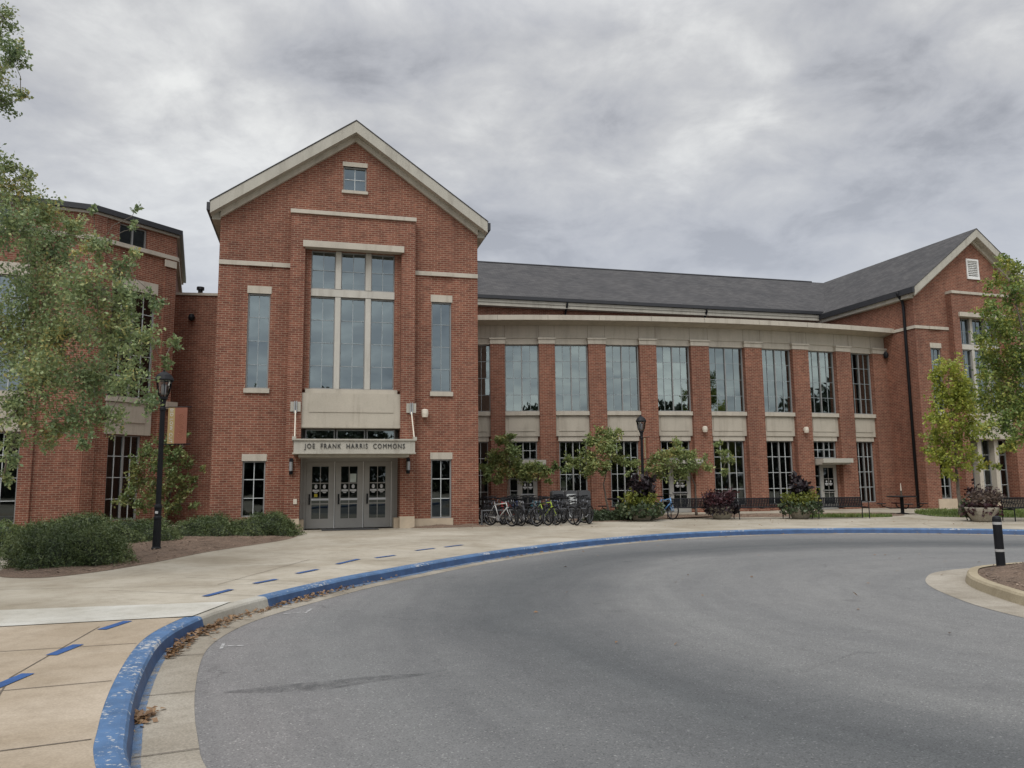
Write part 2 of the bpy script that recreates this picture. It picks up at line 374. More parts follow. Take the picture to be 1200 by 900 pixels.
def asphalt_mat():
    m, N, L, B = mat('worn asphalt')
    g = N.new('ShaderNodeNewGeometry'); pos = g.outputs['Position']
    fine = noise_node(N, L, 75, 4, pos, .8); r1 = ramp_node(N, L, fine.outputs[0], [(.30, (.098, .100, .100)), (.46, (.168, .170, .168)), (.64, (.222, .221, .218))])
    v = N.new('ShaderNodeTexVoronoi'); v.inputs['Scale'].default_value = 85; L.new(pos, v.inputs['Vector'])
    sx = N.new('ShaderNodeSeparateColor'); L.new(v.outputs['Color'], sx.inputs[0])
    r5 = ramp_node(N, L, sx.outputs[0], [(.0, (.62, .62, .62)), (.14, (.92, .92, .92)), (.88, (1.03, 1.03, 1.03)), (.96, (1.18, 1.17, 1.16)), (1, (1.75, 1.72, 1.68))])
    sp = N.new('ShaderNodeVectorMath'); sp.operation = 'SUBTRACT'; sp.inputs[1].default_value = (9.5, 11.5, 0); L.new(pos, sp.inputs[0])
    ln = N.new('ShaderNodeVectorMath'); ln.operation = 'LENGTH'; L.new(sp.outputs[0], ln.inputs[0])
    ds = noise_node(N, L, .22, 3, pos)
    ad = N.new('ShaderNodeMath'); ad.operation = 'MULTIPLY_ADD'; L.new(ds.outputs[0], ad.inputs[0]); ad.inputs[1].default_value = 3.2; L.new(ln.outputs['Value'], ad.inputs[2])
    mr = N.new('ShaderNodeMapRange'); mr.inputs[1].default_value = 4.0; mr.inputs[2].default_value = 16.0; L.new(ad.outputs[0], mr.inputs[0])
    # wheel worn rings: darker swath round the middle of the lane, paler towards the kerb
    r3 = ramp_node(N, L, mr.outputs[0], [(.0, (1.0, 1, 1)), (.22, (1.10, 1.09, 1.08)), (.33, (.99, .99, .99)), (.44, (1.05, 1.05, 1.04)), (.52, (.70, .715, .73)), (.60, (.56, .585, .605)), (.70, (.80, .81, .82)), (.78, (1.02, 1.02, 1.02)), (.86, (1.13, 1.085, 1.08)), (1, (1.04, 1.03, 1.02))])
    # fine streaks that follow the turn
    an = N.new('ShaderNodeVectorMath'); an.operation = 'NORMALIZE'; L.new(sp.outputs[0], an.inputs[0])
    sc = N.new('ShaderNodeVectorMath'); sc.operation = 'SCALE'; sc.inputs['Scale'].default_value = 2.2; L.new(an.outputs[0], sc.inputs[0])
    cb = N.new('ShaderNodeCombineXYZ'); mz = N.new('ShaderNodeMath'); mz.operation = 'MULTIPLY'; mz.inputs[1].default_value = 2.0; L.new(ln.outputs['Value'], mz.inputs[0]); L.new(mz.outputs[0], cb.inputs[2])
    ax = N.new('ShaderNodeVectorMath'); ax.operation = 'ADD'; L.new(sc.outputs[0], ax.inputs[0]); L.new(cb.outputs[0], ax.inputs[1])
    st = noise_node(N, L, 1.0, 6, ax.outputs[0], .7); r6 = ramp_node(N, L, st.outputs[0], [(.32, (.90, .90, .905)), (.66, (1.09, 1.09, 1.08))])
    med = noise_node(N, L, 3.5, 6, pos, .7); r4 = ramp_node(N, L, med.outputs[0], [(.32, (.93, .93, .93)), (.68, (1.06, 1.06, 1.06))])
    # small oil spots
    ov = N.new('ShaderNodeTexVoronoi'); ov.inputs['Scale'].default_value = .55; L.new(pos, ov.inputs['Vector']); r7 = ramp_node(N, L, ov.outputs['Distance'], [(.02, (.74, .74, .74)), (.09, (1, 1, 1))])
    # hairline cracks, mostly faint
    v2 = N.new('ShaderNodeTexVoronoi'); v2.feature = 'DISTANCE_TO_EDGE'; v2.inputs['Scale'].default_value = .30
    wob = noise_node(N, L, 2.2, 7, pos, .65); wa = N.new('ShaderNodeVectorMath'); wa.operation = 'MULTIPLY_ADD'; L.new(wob.outputs['Color'], wa.inputs[0]); wa.inputs[1].default_value = (1.0, 1.0, 0); L.new(pos, wa.inputs[2]); L.new(wa.outputs[0], v2.inputs['Vector'])
    ck = noise_node(N, L, .5, 4, pos); ca = ramp_node(N, L, ck.outputs[0], [(.50, (0, 0, 0)), (.62, (.45, .45, .45))])
    cr = N.new('ShaderNodeMath'); cr.operation = 'LESS_THAN'; L.new(v2.outputs['Distance'], cr.inputs[0]); cr.inputs[1].default_value = .0022
    cm = N.new('ShaderNodeMath'); cm.operation = 'MULTIPLY'; L.new(ca.outputs[0], cm.inputs[0]); L.new(cr.outputs[0], cm.inputs[1])
    c = r1.outputs[0]
    for r in (r3, r4, r5, r6, r7): c = mixc(N, L, 1.0, c, r.outputs[0], 'MULTIPLY')
    c = mixc(N, L, cm.outputs[0], c, (.04, .04, .04))
    L.new(c, B.inputs['Base Color']); B.inputs['Roughness'].default_value = .82; B.inputs['Specular IOR Level'].default_value = .3
    bump(N, L, B, fine.outputs[0], .6, .012)
    return m
M['asphalt'] = asphalt_mat()
def concrete_mat(name, c, var=.14, stain=.2, warm=(1.0, .96, .9)):
    m, N, L, B = mat(name)
    f = noise_node(N, L, 60, 3, rough=.7); r1 = ramp_node(N, L, f.outputs[0], [(.3, tuple(x*(1-var) for x in c)), (.7, tuple(x*(1+var) for x in c))])
    b = noise_node(N, L, .55, 6, dist=.6); r2 = ramp_node(N, L, b.outputs[0], [(.33, tuple((1-stain)*w for w in warm)), (.62, (1.06, 1.06, 1.06))])
    d = noise_node(N, L, 4.5, 5, rough=.7); r3 = ramp_node(N, L, d.outputs[0], [(.30, (.86, .85, .83)), (.55, (1.03, 1.03, 1.03))])
    gv = N.new('ShaderNodeNewGeometry'); vv = N.new('ShaderNodeTexVoronoi'); vv.inputs['Scale'].default_value = 1.5; L.new(gv.outputs['Position'], vv.inputs['Vector'])
    rv = ramp_node(N, L, vv.outputs['Distance'], [(.02, (.70, .68, .66)), (.06, (1, 1, 1))])
    b2 = noise_node(N, L, .22, 4, dist=1.0); rb = ramp_node(N, L, b2.outputs[0], [(.36, (.86, .85, .83)), (.60, (1.04, 1.04, 1.04))])
    c = mixc(N, L, 1, mixc(N, L, 1, r1.outputs[0], r2.outputs[0], 'MULTIPLY'), r3.outputs[0], 'MULTIPLY')
    c = mixc(N, L, 1, mixc(N, L, .7, c, rv.outputs[0], 'MULTIPLY'), rb.outputs[0], 'MULTIPLY')
    L.new(c, B.inputs['Base Color'])
    B.inputs['Roughness'].default_value = .85; B.inputs['Specular IOR Level'].default_value = .3
    bump(N, L, B, f.outputs[0], .25, .004)
    return m
M['walk'] = concrete_mat('pale concrete', (.40, .365, .30))
M['walk_tan'] = concrete_mat('tan concrete', (.41, .345, .268), warm=(1, .95, .86))
M['gutter'] = concrete_mat('gutter concrete', (.33, .30, .25), .25, .3)
M['kerbstone'] = concrete_mat('bare kerb concrete', (.40, .385, .34), .15, .2)
M['kerb_tan'] = concrete_mat('stained kerb concrete', (.39, .335, .235), .2, .35)
M['joint'] = plain('joint grime', (.12, .10, .08), .95, var=.3, scale=6)
M['strip'] = concrete_mat('white painted concrete', (.52, .515, .475), .10, .16)
def paint_blue(name, wear, base):
    m, N, L, B = mat(name)
    n = noise_node(N, L, 19, 8, rough=.72); n2 = noise_node(N, L, .9, 3)
    a = N.new('ShaderNodeMath'); a.operation = 'MULTIPLY_ADD'; L.new(n2.outputs[0], a.inputs[0]); a.inputs[1].default_value = .55; L.new(n.outputs[0], a.inputs[2])
    r = ramp_node(N, L, a.outputs[0], [(wear, (0, 0, 0)), (wear+.025, (1, 1, 1))])
    v = noise_node(N, L, 5, 4); rv = ramp_node(N, L, v.outputs[0], [(.3, tuple(x*.75 for x in base)), (.7, tuple(x*1.2 for x in base))])
    L.new(mixc(N, L, r.outputs[0], rv.outputs[0], (.42, .43, .43)), B.inputs['Base Color']); B.inputs['Roughness'].default_value = .55
    return m
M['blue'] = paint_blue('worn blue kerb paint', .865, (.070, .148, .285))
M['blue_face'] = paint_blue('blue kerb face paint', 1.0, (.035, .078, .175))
M['blue_tape'] = paint_blue('blue tape', 1.05, (.030, .095, .27))
def spray_mat():
    m, N, L, B = mat('blue overspray'); B.inputs['Base Color'].default_value = (.10, .18, .31, 1); B.inputs['Roughness'].default_value = .8
    n = noise_node(N, L, 6, 6, rough=.7); r = ramp_node(N, L, n.outputs[0], [(.36, (.12, .12, .12)), (.60, (.85, .85, .85))]); L.new(r.outputs[0], B.inputs['Alpha']); return m
M['blue_spray'] = spray_mat()
def mulch_mat():
    m, N, L, B = mat('pine straw mulch')
    f = noise_node(N, L, 38, 5, rough=.8); r = ramp_node(N, L, f.outputs[0], [(.3, (.07, .045, .03)), (.5, (.215, .150, .105)), (.70, (.42, .31, .225))])
    b = noise_node(N, L, 1.2, 4); r2 = ramp_node(N, L, b.outputs[0], [(.3, (.8, .8, .8)), (.7, (1.12, 1.1, 1.1))])
    L.new(mixc(N, L, 1, r.outputs[0], r2.outputs[0], 'MULTIPLY'), B.inputs['Base Color']); B.inputs['Roughness'].default_value = .95
    bump(N, L, B, f.outputs[0], 1.0, .04); return m
M['mulch'] = mulch_mat()
def ground_mat():
    m, N, L, B = mat('campus lawn')
    f = noise_node(N, L, 12, 5); r = ramp_node(N, L, f.outputs[0], [(.3, (.09, .115, .04)), (.7, (.16, .17, .065))]); L.new(r.outputs[0], B.inputs['Base Color']); B.inputs['Roughness'].default_value = .95; return m
M['lawn'] = ground_mat()
M['litter'] = leaf_mat('dry leaves', [(0, (.10, .055, .025)), (.5, (.22, .125, .06)), (1, (.38, .25, .13))], .15)
def tyre_mark_mat():
    m, N, L, B = mat('faint skid'); out = N['Material Output']
    B.inputs['Base Color'].default_value = (.05, .05, .052, 1); B.inputs['Roughness'].default_value = .85
    n = noise_node(N, L, 7, 6, rough=.7); r = ramp_node(N, L, n.outputs[0], [(.35, (0, 0, 0)), (.75, (.5, .5, .5))])
    L.new(r.outputs[0], B.inputs['Alpha']); return m
M['skid'] = tyre_mark_mat()
def chalk_mat():
    m, N, L, B = mat('chalk line'); B.inputs['Base Color'].default_value = (.55, .55, .54, 1)
    n = noise_node(N, L, 16, 4); r = ramp_node(N, L, n.outputs[0], [(.3, (.15, .15, .15)), (.6, (.8, .8, .8))]); L.new(r.outputs[0], B.inputs['Alpha']); return m
M['chalk'] = chalk_mat()

# ------------------------------------------------------------------ ground, drive, pavements
def catmull(P, k=8, closed=True):
    P = [Vector((*p, 0)) for p in P]; n = len(P); out = []
    for i in range(n if closed else n-1):
        p0, p1, p2, p3 = (P[(i-1) % n], P[i], P[(i+1) % n], P[(i+2) % n]) if closed else (P[max(i-1, 0)], P[i], P[i+1], P[min(i+2, n-1)])
        for j in range(k):
            t = j/k
            out.append(.5*((2*p1) + (p2-p0)*t + (2*p0-5*p1+4*p2-p3)*t*t + (3*p1-p0-3*p2+p3)*t**3))
    if not closed: out.append(P[-1])
    return out
def smooth(P, it=6):
    for _ in range(it):
        n = len(P); P = [(P[i-1]+P[i]*2+P[(i+1) % n])/4 for i in range(n)]
    return P
KERB = smooth(catmull([(-2.41, 4.63), (-2.72, 5.23), (-3.03, 5.91), (-3.39, 6.81), (-3.79, 7.96), (-3.97, 8.81), (-4.0, 9.8), (-3.88, 10.6), (-3.67, 11.4),
    (-3.37, 12.33), (-2.96, 13.48), (-2.41, 14.58), (-1.77, 15.89), (-.81, 17.64), (.38, 19.33), (2.31, 21.61), (5.12, 23.75), (8.09, 24.85), (10.8, 24.95), (13.27, 24.4),
    (15.3, 23.4), (18.5, 21), (21.5, 17), (22.8, 12), (22, 6), (18, 1), (13, -1.5), (8, -2), (3.5, -.9), (.6, 1.0), (-1.2, 2.9)], 8), 8)
NK = len(KERB)
def knormal(i):                                  # into the drive
    t = (KERB[(i+1) % NK] - KERB[i-1]).normalized(); return Vector((t.y, -t.x, 0))
KN = [knormal(i) for i in range(NK)]
def koff(i, d, z=0): 
    p = KERB[i % NK] + KN[i % NK]*d; return Vector((p.x, p.y, z))
def kidx(x, y): return min(range(NK), key=lambda i: (KERB[i].x-x)**2 + (KERB[i].y-y)**2)
def strip(mb, i0, i1, prof, mi=0):               # a profile [(offset, z)] swept along kerb points i0..i1
    for i in range(i0, i1):
        for (a, za), (b, zb) in zip(prof[:-1], prof[1:]):
            mb.poly([koff(i, a, za), koff(i, b, zb), koff(i+1, b, zb), koff(i+1, a, za)][::-1], mi)

g = MB(); g.bx(-900, 900, -900, 900, -1.0, -.05); tag(g.build('ground', M['lawn']), kind='structure')
r = MB(); r.poly([koff(i, .16, 0) for i in range(NK)][::-1]); ro = r.build('road', M['asphalt'], recalc=True)
if ro.data.polygons[0].normal.z < 0: ro.data.flip_normals()
tag(ro, kind='structure')
CEN = Vector((8, 11, 0)); pv = MB()
for i in range(NK):
    j = (i+1) % NK; a, b = KERB[i], KERB[j]
    A = CEN + (a-CEN).normalized()*75; B = CEN + (b-CEN).normalized()*75
    pv.poly([Vector((a.x, a.y, .15)), Vector((b.x, b.y, .15)), Vector((B.x, B.y, .15)), Vector((A.x, A.y, .15))][::-1])
po = pv.build('pavement', M['walk'], recalc=True)
if po.data.polygons[0].normal.z < 0: po.data.flip_normals()
tag(po, kind='structure')

KPROF = [(0, .152), (.13, .150), (.165, .140), (.185, .115), (.215, .004)]
iA, iB = kidx(-3.80, 9.62), kidx(-3.70, 11.25)
kb = MB()
for i in range(NK):
    white = iA <= i < iB
    for q in range(4):
        (a, za), (b, zb) = KPROF[q], KPROF[q+1]
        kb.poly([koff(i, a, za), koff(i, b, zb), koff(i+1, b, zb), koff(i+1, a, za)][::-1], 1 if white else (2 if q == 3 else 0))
tag(kb.build('kerb', [M['blue'], M['kerbstone'], M['blue_face']], recalc=True, smooth=True), kind='structure')
gt = MB(); strip(gt, 0, NK, [(.20, .006), (.62, .004)]); tag(gt.build('gutter', M['gutter']), kind='structure')
bs = MB(); strip(bs, kidx(-2.41, 4.63), iA, [(.205, .0105), (.27, .010)]); strip(bs, iB, kidx(15.3, 23.4), [(.205, .0105), (.36, .010)])
tag(bs.build('gutter_paint', M['blue_spray']), kind='structure')
# joints across gutter and kerb, and across the pavement slabs
jt = MB()
def line(mb, a, b, w, z, mi=0):
    a, b = Vector((a[0], a[1], z)), Vector((b[0], b[1], z)); d = (b-a).normalized(); n = Vector((-d.y, d.x, 0))*w/2
    mb.poly([a-n, b-n, b+n, a+n], mi)
acc = 0
for i in range(kidx(-2.41, 4.63)-10, kidx(15.3, 23.4)):
    acc += (KERB[(i+1) % NK]-KERB[i % NK]).length
    if acc > 1.55:
        acc = 0
        p, q = koff(i, .22), koff(i, .62); line(jt, p, q, .012, .012)
        y = KERB[i % NK].y
        p, q = koff(i, -.02), koff(i, -3.2 if y < 9.2 else -2.6); line(jt, p, q, .013 if y < 9.2 else .011, .1585)
for (a, b) in (((-4.24, 6.7), (-4.72, 9.0)), ((-4.24, 6.7), (-3.0, 4.2)), ((-4.75, 12.6), (-4.3, 16.5)), ((-4.3, 17.5), (-1.5, 22.2)), ((-1.5, 22.2), (3.5, 26.6)), ((3.5, 26.6), (9, 28.6)), ((9, 28.6), (17, 28.0)),
               ((-8.8, 12.2), (-3.5, 12.6)), ((-4.3, 17.5), (-7.2, 19.0)), ((-1.5, 22.2), (-5.5, 24.8)), ((3.5, 26.6), (1.6, 28.5))):
    line(jt, a, b, .012, .158)
tag(jt.build('pavement_joints', M['joint']), kind='structure')
# tan slabs before the white strip
i0, i1 = kidx(-1.2, 2.9), kidx(-3.78, 9.6)
sl = MB()
for i in range(i0-NK if i0 > i1 else i0, i1):
    A, B = koff(i, 0, .154), koff(i+1, 0, .154)
    ya, yb = min(A.y, 9.62), min(B.y, 9.62)
    sl.poly([A, B, Vector((-30, 9.0 - (9.6-yb)*2.2, .154)), Vector((-30, 9.0 - (9.6-ya)*2.2, .154))][::-1])
so = sl.build('pavement_slabs', M['walk_tan'], recalc=True)
if so.data.polygons[0].normal.z < 0: so.data.flip_normals()
tag(so, kind='structure')
ws = MB(); ws.poly([Vector((-30, 5.4, .1625)), Vector((-5.9, 9.05, .1625)), Vector((-3.92, 9.62, .1625)), Vector((-3.86, 10.75, .1625)), Vector((-6.66, 10.22, .1625)), Vector((-30, 6.3, .1625))])
tag(ws.build('painted_strip', M['strip']), kind='structure')
# blue tape dashes along the pavement
for (a, b) in (((-8, 806), (33, 789)), ((60, 767.5), (92, 755)), ((119, 737.5), (150, 727.5)), ((240, 698.5), (271, 690.5)), ((298, 683.5), (324, 678.5)), ((348, 671.8), (372, 667)),
               ((395, 660.8), (420, 655)), ((440, 653.5), (463, 650.5)), ((487, 645), (509, 642.3)), ((521, 641), (542, 638.3))):
    p, q = gz(*a, .16), gz(*b, .16); t = MB(); line(t, p, q, .11, .1605)
    tag(t.build('pavement_marking', M['blue_tape']), kind='structure')
# faint skid and chalk marks on the asphalt
sk = MB()
pp = [gz(x, y) for x, y in ((262, 812), (320, 808), (380, 804), (440, 796), (505, 790))]; ww = (.02, .12, .16, .12, .02)
for k in range(4):
    a, b = pp[k], pp[k+1]; n = Vector((0, 1, 0))
    sk.poly([a-n*ww[k]+Vector((0, 0, .006)), b-n*ww[k+1]+Vector((0, 0, .006)), b+n*ww[k+1]+Vector((0, 0, .006)), a+n*ww[k]+Vector((0, 0, .006))])
tag(sk.build('tyre_mark', M['skid']), kind='structure')
ck = MB()
for a, b in (((262, 758), (286, 757)), ((262, 755), (259, 761)), ((332, 720), (352, 718)), ((358, 719), (365, 714))): line(ck, gz(*a), gz(*b), .035, .008)
tag(ck.build('chalk_marks', M['chalk']), kind='structure')

# roundabout island
ISL = smooth(catmull([(8.41, 14.2), (7.75, 13.45), (7.28, 12.5), (7.0, 11.3), (6.9, 10.3), (7.1, 9.0), (7.8, 7.8), (9, 7), (10.6, 7), (12, 8), (12.8, 10), (12.6, 12.5), (11.6, 14.2), (10, 14.8)], 8), 4)
NI = len(ISL)
def ioff(i, d, z):
    t = (ISL[(i+1) % NI]-ISL[i-1]).normalized(); n = Vector((t.y, -t.x, 0)); c = Vector((9.8, 11, 0))
    if n.dot(ISL[i]-c) < 0: n = -n
    p = ISL[i] + n*d; return Vector((p.x, p.y, z))
ik = MB(); ig = MB(); im = MB()
for i in range(NI):
    j = (i+1) % NI
    for (a, za), (b, zb) in (((-.16, .15), (-.03, .15)), ((-.03, .15), (0, .12)), ((0, .12), (.03, .005))):
        ik.poly([ioff(i, a, za), ioff(i, b, zb), ioff(j, b, zb), ioff(j, a, za)])
    ig.poly([ioff(i, .02, .006), ioff(i, .62, .004), ioff(j, .62, .004), ioff(j, .02, .006)])
    rr = [(-.15, .13), (-.5, .20), (-1.2, .27), (-2.4, .33)]
    for (a, za), (b, zb) in zip(rr[:-1], rr[1:]): im.poly([ioff(i, b, zb), ioff(i, a, za), ioff(j, a, za), ioff(j, b, zb)])
    im.poly([ioff(i, -2.4, .33), ioff(j, -2.4, .33), Vector((9.9, 10.9, .35))])
tag(ik.build('island_kerb', M['kerb_tan'], recalc=True, smooth=True), kind='structure')
o = ig.build('island_gutter', M['gutter'], recalc=True); tag(o, kind='structure')
o = im.build('island_mulch', M['mulch'], recalc=True); tag(o, kind='structure')

# planting beds
def bed(name, pts, m, z0=.156, rise=.10, rings=5):
    P = smooth(catmull(pts, 6), 2); c = sum(P, Vector())/len(P); mb = MB(); n = len(P)
    def q(i, k):
        f = k/rings; p = P[i % n]*(1-f) + c*f
        return Vector((p.x, p.y, z0 + rise*min(1, f*2.2) + (.02*math.sin(p.x*5+p.y*3) if k else 0)))
    for k in range(rings):
        for i in range(n): mb.poly([q(i, k), q(i+1, k), q(i+1, k+1), q(i, k+1)])
    o = mb.build(name, m, recalc=True, smooth=True)
    if o.data.polygons[0].normal.z < 0: o.data.flip_normals()
    return tag(o, kind='structure')
bed('mulch_bed', [(-10.1, 15.6), (-9.3, 14.1), (-8.3, 13.75), (-7.75, 14.6), (-7.45, 16.2), (-7.3, 18.5), (-6.9, 20.4), (-6.5, 22.4), (-6.7, 24.3), (-7.4, 25.6), (-9.5, 25.3), (-12.6, 27.6), (-14.6, 26.0), (-13.2, 22.5), (-11.6, 18.5)], M['mulch'])
bed('mulch_bed', [(-13.2, 18.5), (-12.6, 22), (-15, 25.5), (-24, 22), (-24, 19), (-17, 18)], M['mulch'])
bed('mulch_bed', [(-3.3, 27.1), (-.9, 27.75), (-1.4, 28.6), (-3.6, 28.0)], M['mulch'], rise=.06)
bed('mulch_bed', [(2.9, 29.9), (7, 31.9), (10.6, 32.5), (15, 32.0), (16.6, 33.0), (16.6, 35.5), (11, 35.6), (4.5, 34.9), (2.4, 32.6)], M['mulch'], rise=.04)
def grass_patch(pts, n, name):
    o = bed(name, pts, M['lawn'], z0=.157, rise=.03)
    P = smooth(catmull(pts, 6), 2); xs = [p.x for p in P]; ys = [p.y for p in P]
    v, f = [], []
    def inside(x, y):
        r = False; j = len(P)-1
        for i in range(len(P)):
            if (P[i].y > y) != (P[j].y > y) and x < (P[j].x-P[i].x)*(y-P[i].y)/(P[j].y-P[i].y)+P[i].x: r = not r
            j = i
        return r
    while len(f) < n:
        x, y = rnd.uniform(min(xs), max(xs)), rnd.uniform(min(ys), max(ys))
        if not inside(x, y): continue
        a = rnd.uniform(0, 6.28); h = rnd.uniform(.06, .16); w = .022; k = len(v); dx, dy = rnd.uniform(-.06, .06), rnd.uniform(-.06, .06)
        v += [(x-w*math.cos(a), y-w*math.sin(a), .16), (x+w*math.cos(a), y+w*math.sin(a), .16), (x+dx, y+dy, .16+h)]; f.append((k, k+1, k+2))
    me = bpy.data.meshes.new('grass'); me.from_pydata(v, [], f); me.materials.append(M['grass'])
    return tag(link('grass', me), kind='stuff')
grass_patch([(17.1, 31.2), (18.6, 30.3), (22, 28.8), (26, 28.5), (28, 36), (22, 36.5), (20.5, 37.4), (19.0, 36.6), (17.6, 34.0)], 9000, 'lawn_bed')
grass_patch([(11.6, 31.6), (14.9, 31.3), (15.4, 32.3), (13, 32.9), (11.8, 32.6)], 1800, 'lawn_bed')

# ------------------------------------------------------------------ the building
TF = F((-1.262, 28.32), 14.5)          # entrance tower: s runs -9.2 .. 0
WF0 = F((20.83, 39.0), 18.0); WF = F(WF0.p(9.2*.92, 0, 0)[:2], 18.0); WF.u = WF.u*.92   # gabled end wing, the same gable a little narrower
BL = (3.0, 34.0, .15)
bld = thing('campus_building', 'long red brick campus hall with gabled entrance tower and curved window front behind the drive', 'building', BL, baked=True)

def wall(mb, fr, breaks, top, ops, z0=.15, d=0.0, mi=0, reveal=.18):
    ss = sorted(set([round(b, 4) for b in breaks] + [round(x, 4) for op in ops for x in op[:2]]))
    for a, b in zip(ss[:-1], ss[1:]):
        if b-a < 1e-4: continue
        c = (a+b)/2; hs = sorted([op[2:4] for op in ops if op[0]-1e-3 <= a and b <= op[1]+1e-3]); lo = z0
        for (h0, h1) in hs:
            if h0 > lo+1e-4: mb.poly([fr.p(a, d, lo), fr.p(b, d, lo), fr.p(b, d, h0), fr.p(a, d, h0)], mi)
            lo = h1
        ta, tb = top(a), top(b)
        if max(ta, tb) > lo+1e-4: mb.poly([fr.p(a, d, lo), fr.p(b, d, lo), fr.p(b, d, tb), fr.p(a, d, ta)], mi)
    for op in ops:
        a, b, h0, h1 = op[:4]; rv = op[4] if len(op) > 4 else reveal; e = d-rv
        mb.poly([fr.p(a, d, h0), fr.p(a, d, h1), fr.p(a, e, h1), fr.p(a, e, h0)][::-1], mi)
        mb.poly([fr.p(b, e, h0), fr.p(b, e, h1), fr.p(b, d, h1), fr.p(b, d, h0)][::-1], mi)
        mb.poly([fr.p(a, d, h1), fr.p(b, d, h1), fr.p(b, e, h1), fr.p(a, e, h1)][::-1], mi)
        mb.poly([fr.p(a, e, h0), fr.p(b, e, h0), fr.p(b, d, h0), fr.p(a, d, h0)][::-1], mi)

def window(fr, s0, s1, z0, z1, cols, rows, d=-.12, mulls=(), glass='glass', fw=.05, bar=.013, lintel=None, sill=None, blind=None, mull_w=.06, parent=None, rowz=None, name='window'):
    parent = parent or bld
    m = MB(); e = d+.05
    m.box(fr, s0, s0+fw, d-.05, e, z0, z1); m.box(fr, s1-fw, s1, d-.05, e, z0, z1)
    m.box(fr, s0+fw, s1-fw, d-.05, e, z0, z0+fw); m.box(fr, s0+fw, s1-fw, d-.05, e, z1-fw, z1)
    cw = (s1-s0)/cols; zs = rowz or [z0+(z1-z0)*i/rows for i in range(1, rows)]
    for k in range(1, cols):
        x = s0+cw*k; big = k in mulls; w = mull_w/2 if big else bar
        m.box(fr, x-w, x+w, d-.04, d+(.055 if big else .018), z0+fw, z1-fw, 0 if big else 1)
    for z in zs: m.box(fr, s0+fw, s1-fw, d-.03, d+.012, z-bar, z+bar, 1)
    w = m.build(name, [M['frame'], M['muntin_thin'] if bar < .012 else M['muntin']], parent)
    p = MB(); zz = [z0+fw*.5]+list(zs)+[z1-fw*.5]
    for k in range(cols):
        for a, b in zip(zz[:-1], zz[1:]):
            t = [rnd.uniform(-.004, .004) for _ in range(3)]
            x0, x1 = s0+cw*k, s0+cw*(k+1); base = d-.012
            p.poly([fr.p(x0, base+t[0], a), fr.p(x1, base+t[1], a), fr.p(x1, base+t[1]+t[2], b), fr.p(x0, base+t[0]+t[2], b)])
    p.build('pane', M[glass], w)
    if lintel:
        l = MB(); l.box(fr, s0-.03, s1+.03, d-.1, .02, z1, z1+lintel); l.build('lintel', M['stone'], w)
    if sill:
        l = MB(); l.box(fr, s0-.05, s1+.05, d-.1, .07, z0-sill, z0); l.build('sill', M['stone'], w)
    if blind:
        l = MB(); l.box(fr, s0+.03, s1-.03, d-.20, d-.19, z1-(z1-z0)*blind, z1); l.build('blind', M['blind'], w)
    return w

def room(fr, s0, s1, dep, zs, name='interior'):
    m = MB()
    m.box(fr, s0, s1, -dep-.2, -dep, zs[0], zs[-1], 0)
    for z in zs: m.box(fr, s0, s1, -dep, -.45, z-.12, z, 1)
    return m.build(name, [M['room'], M['floorin']], bld)

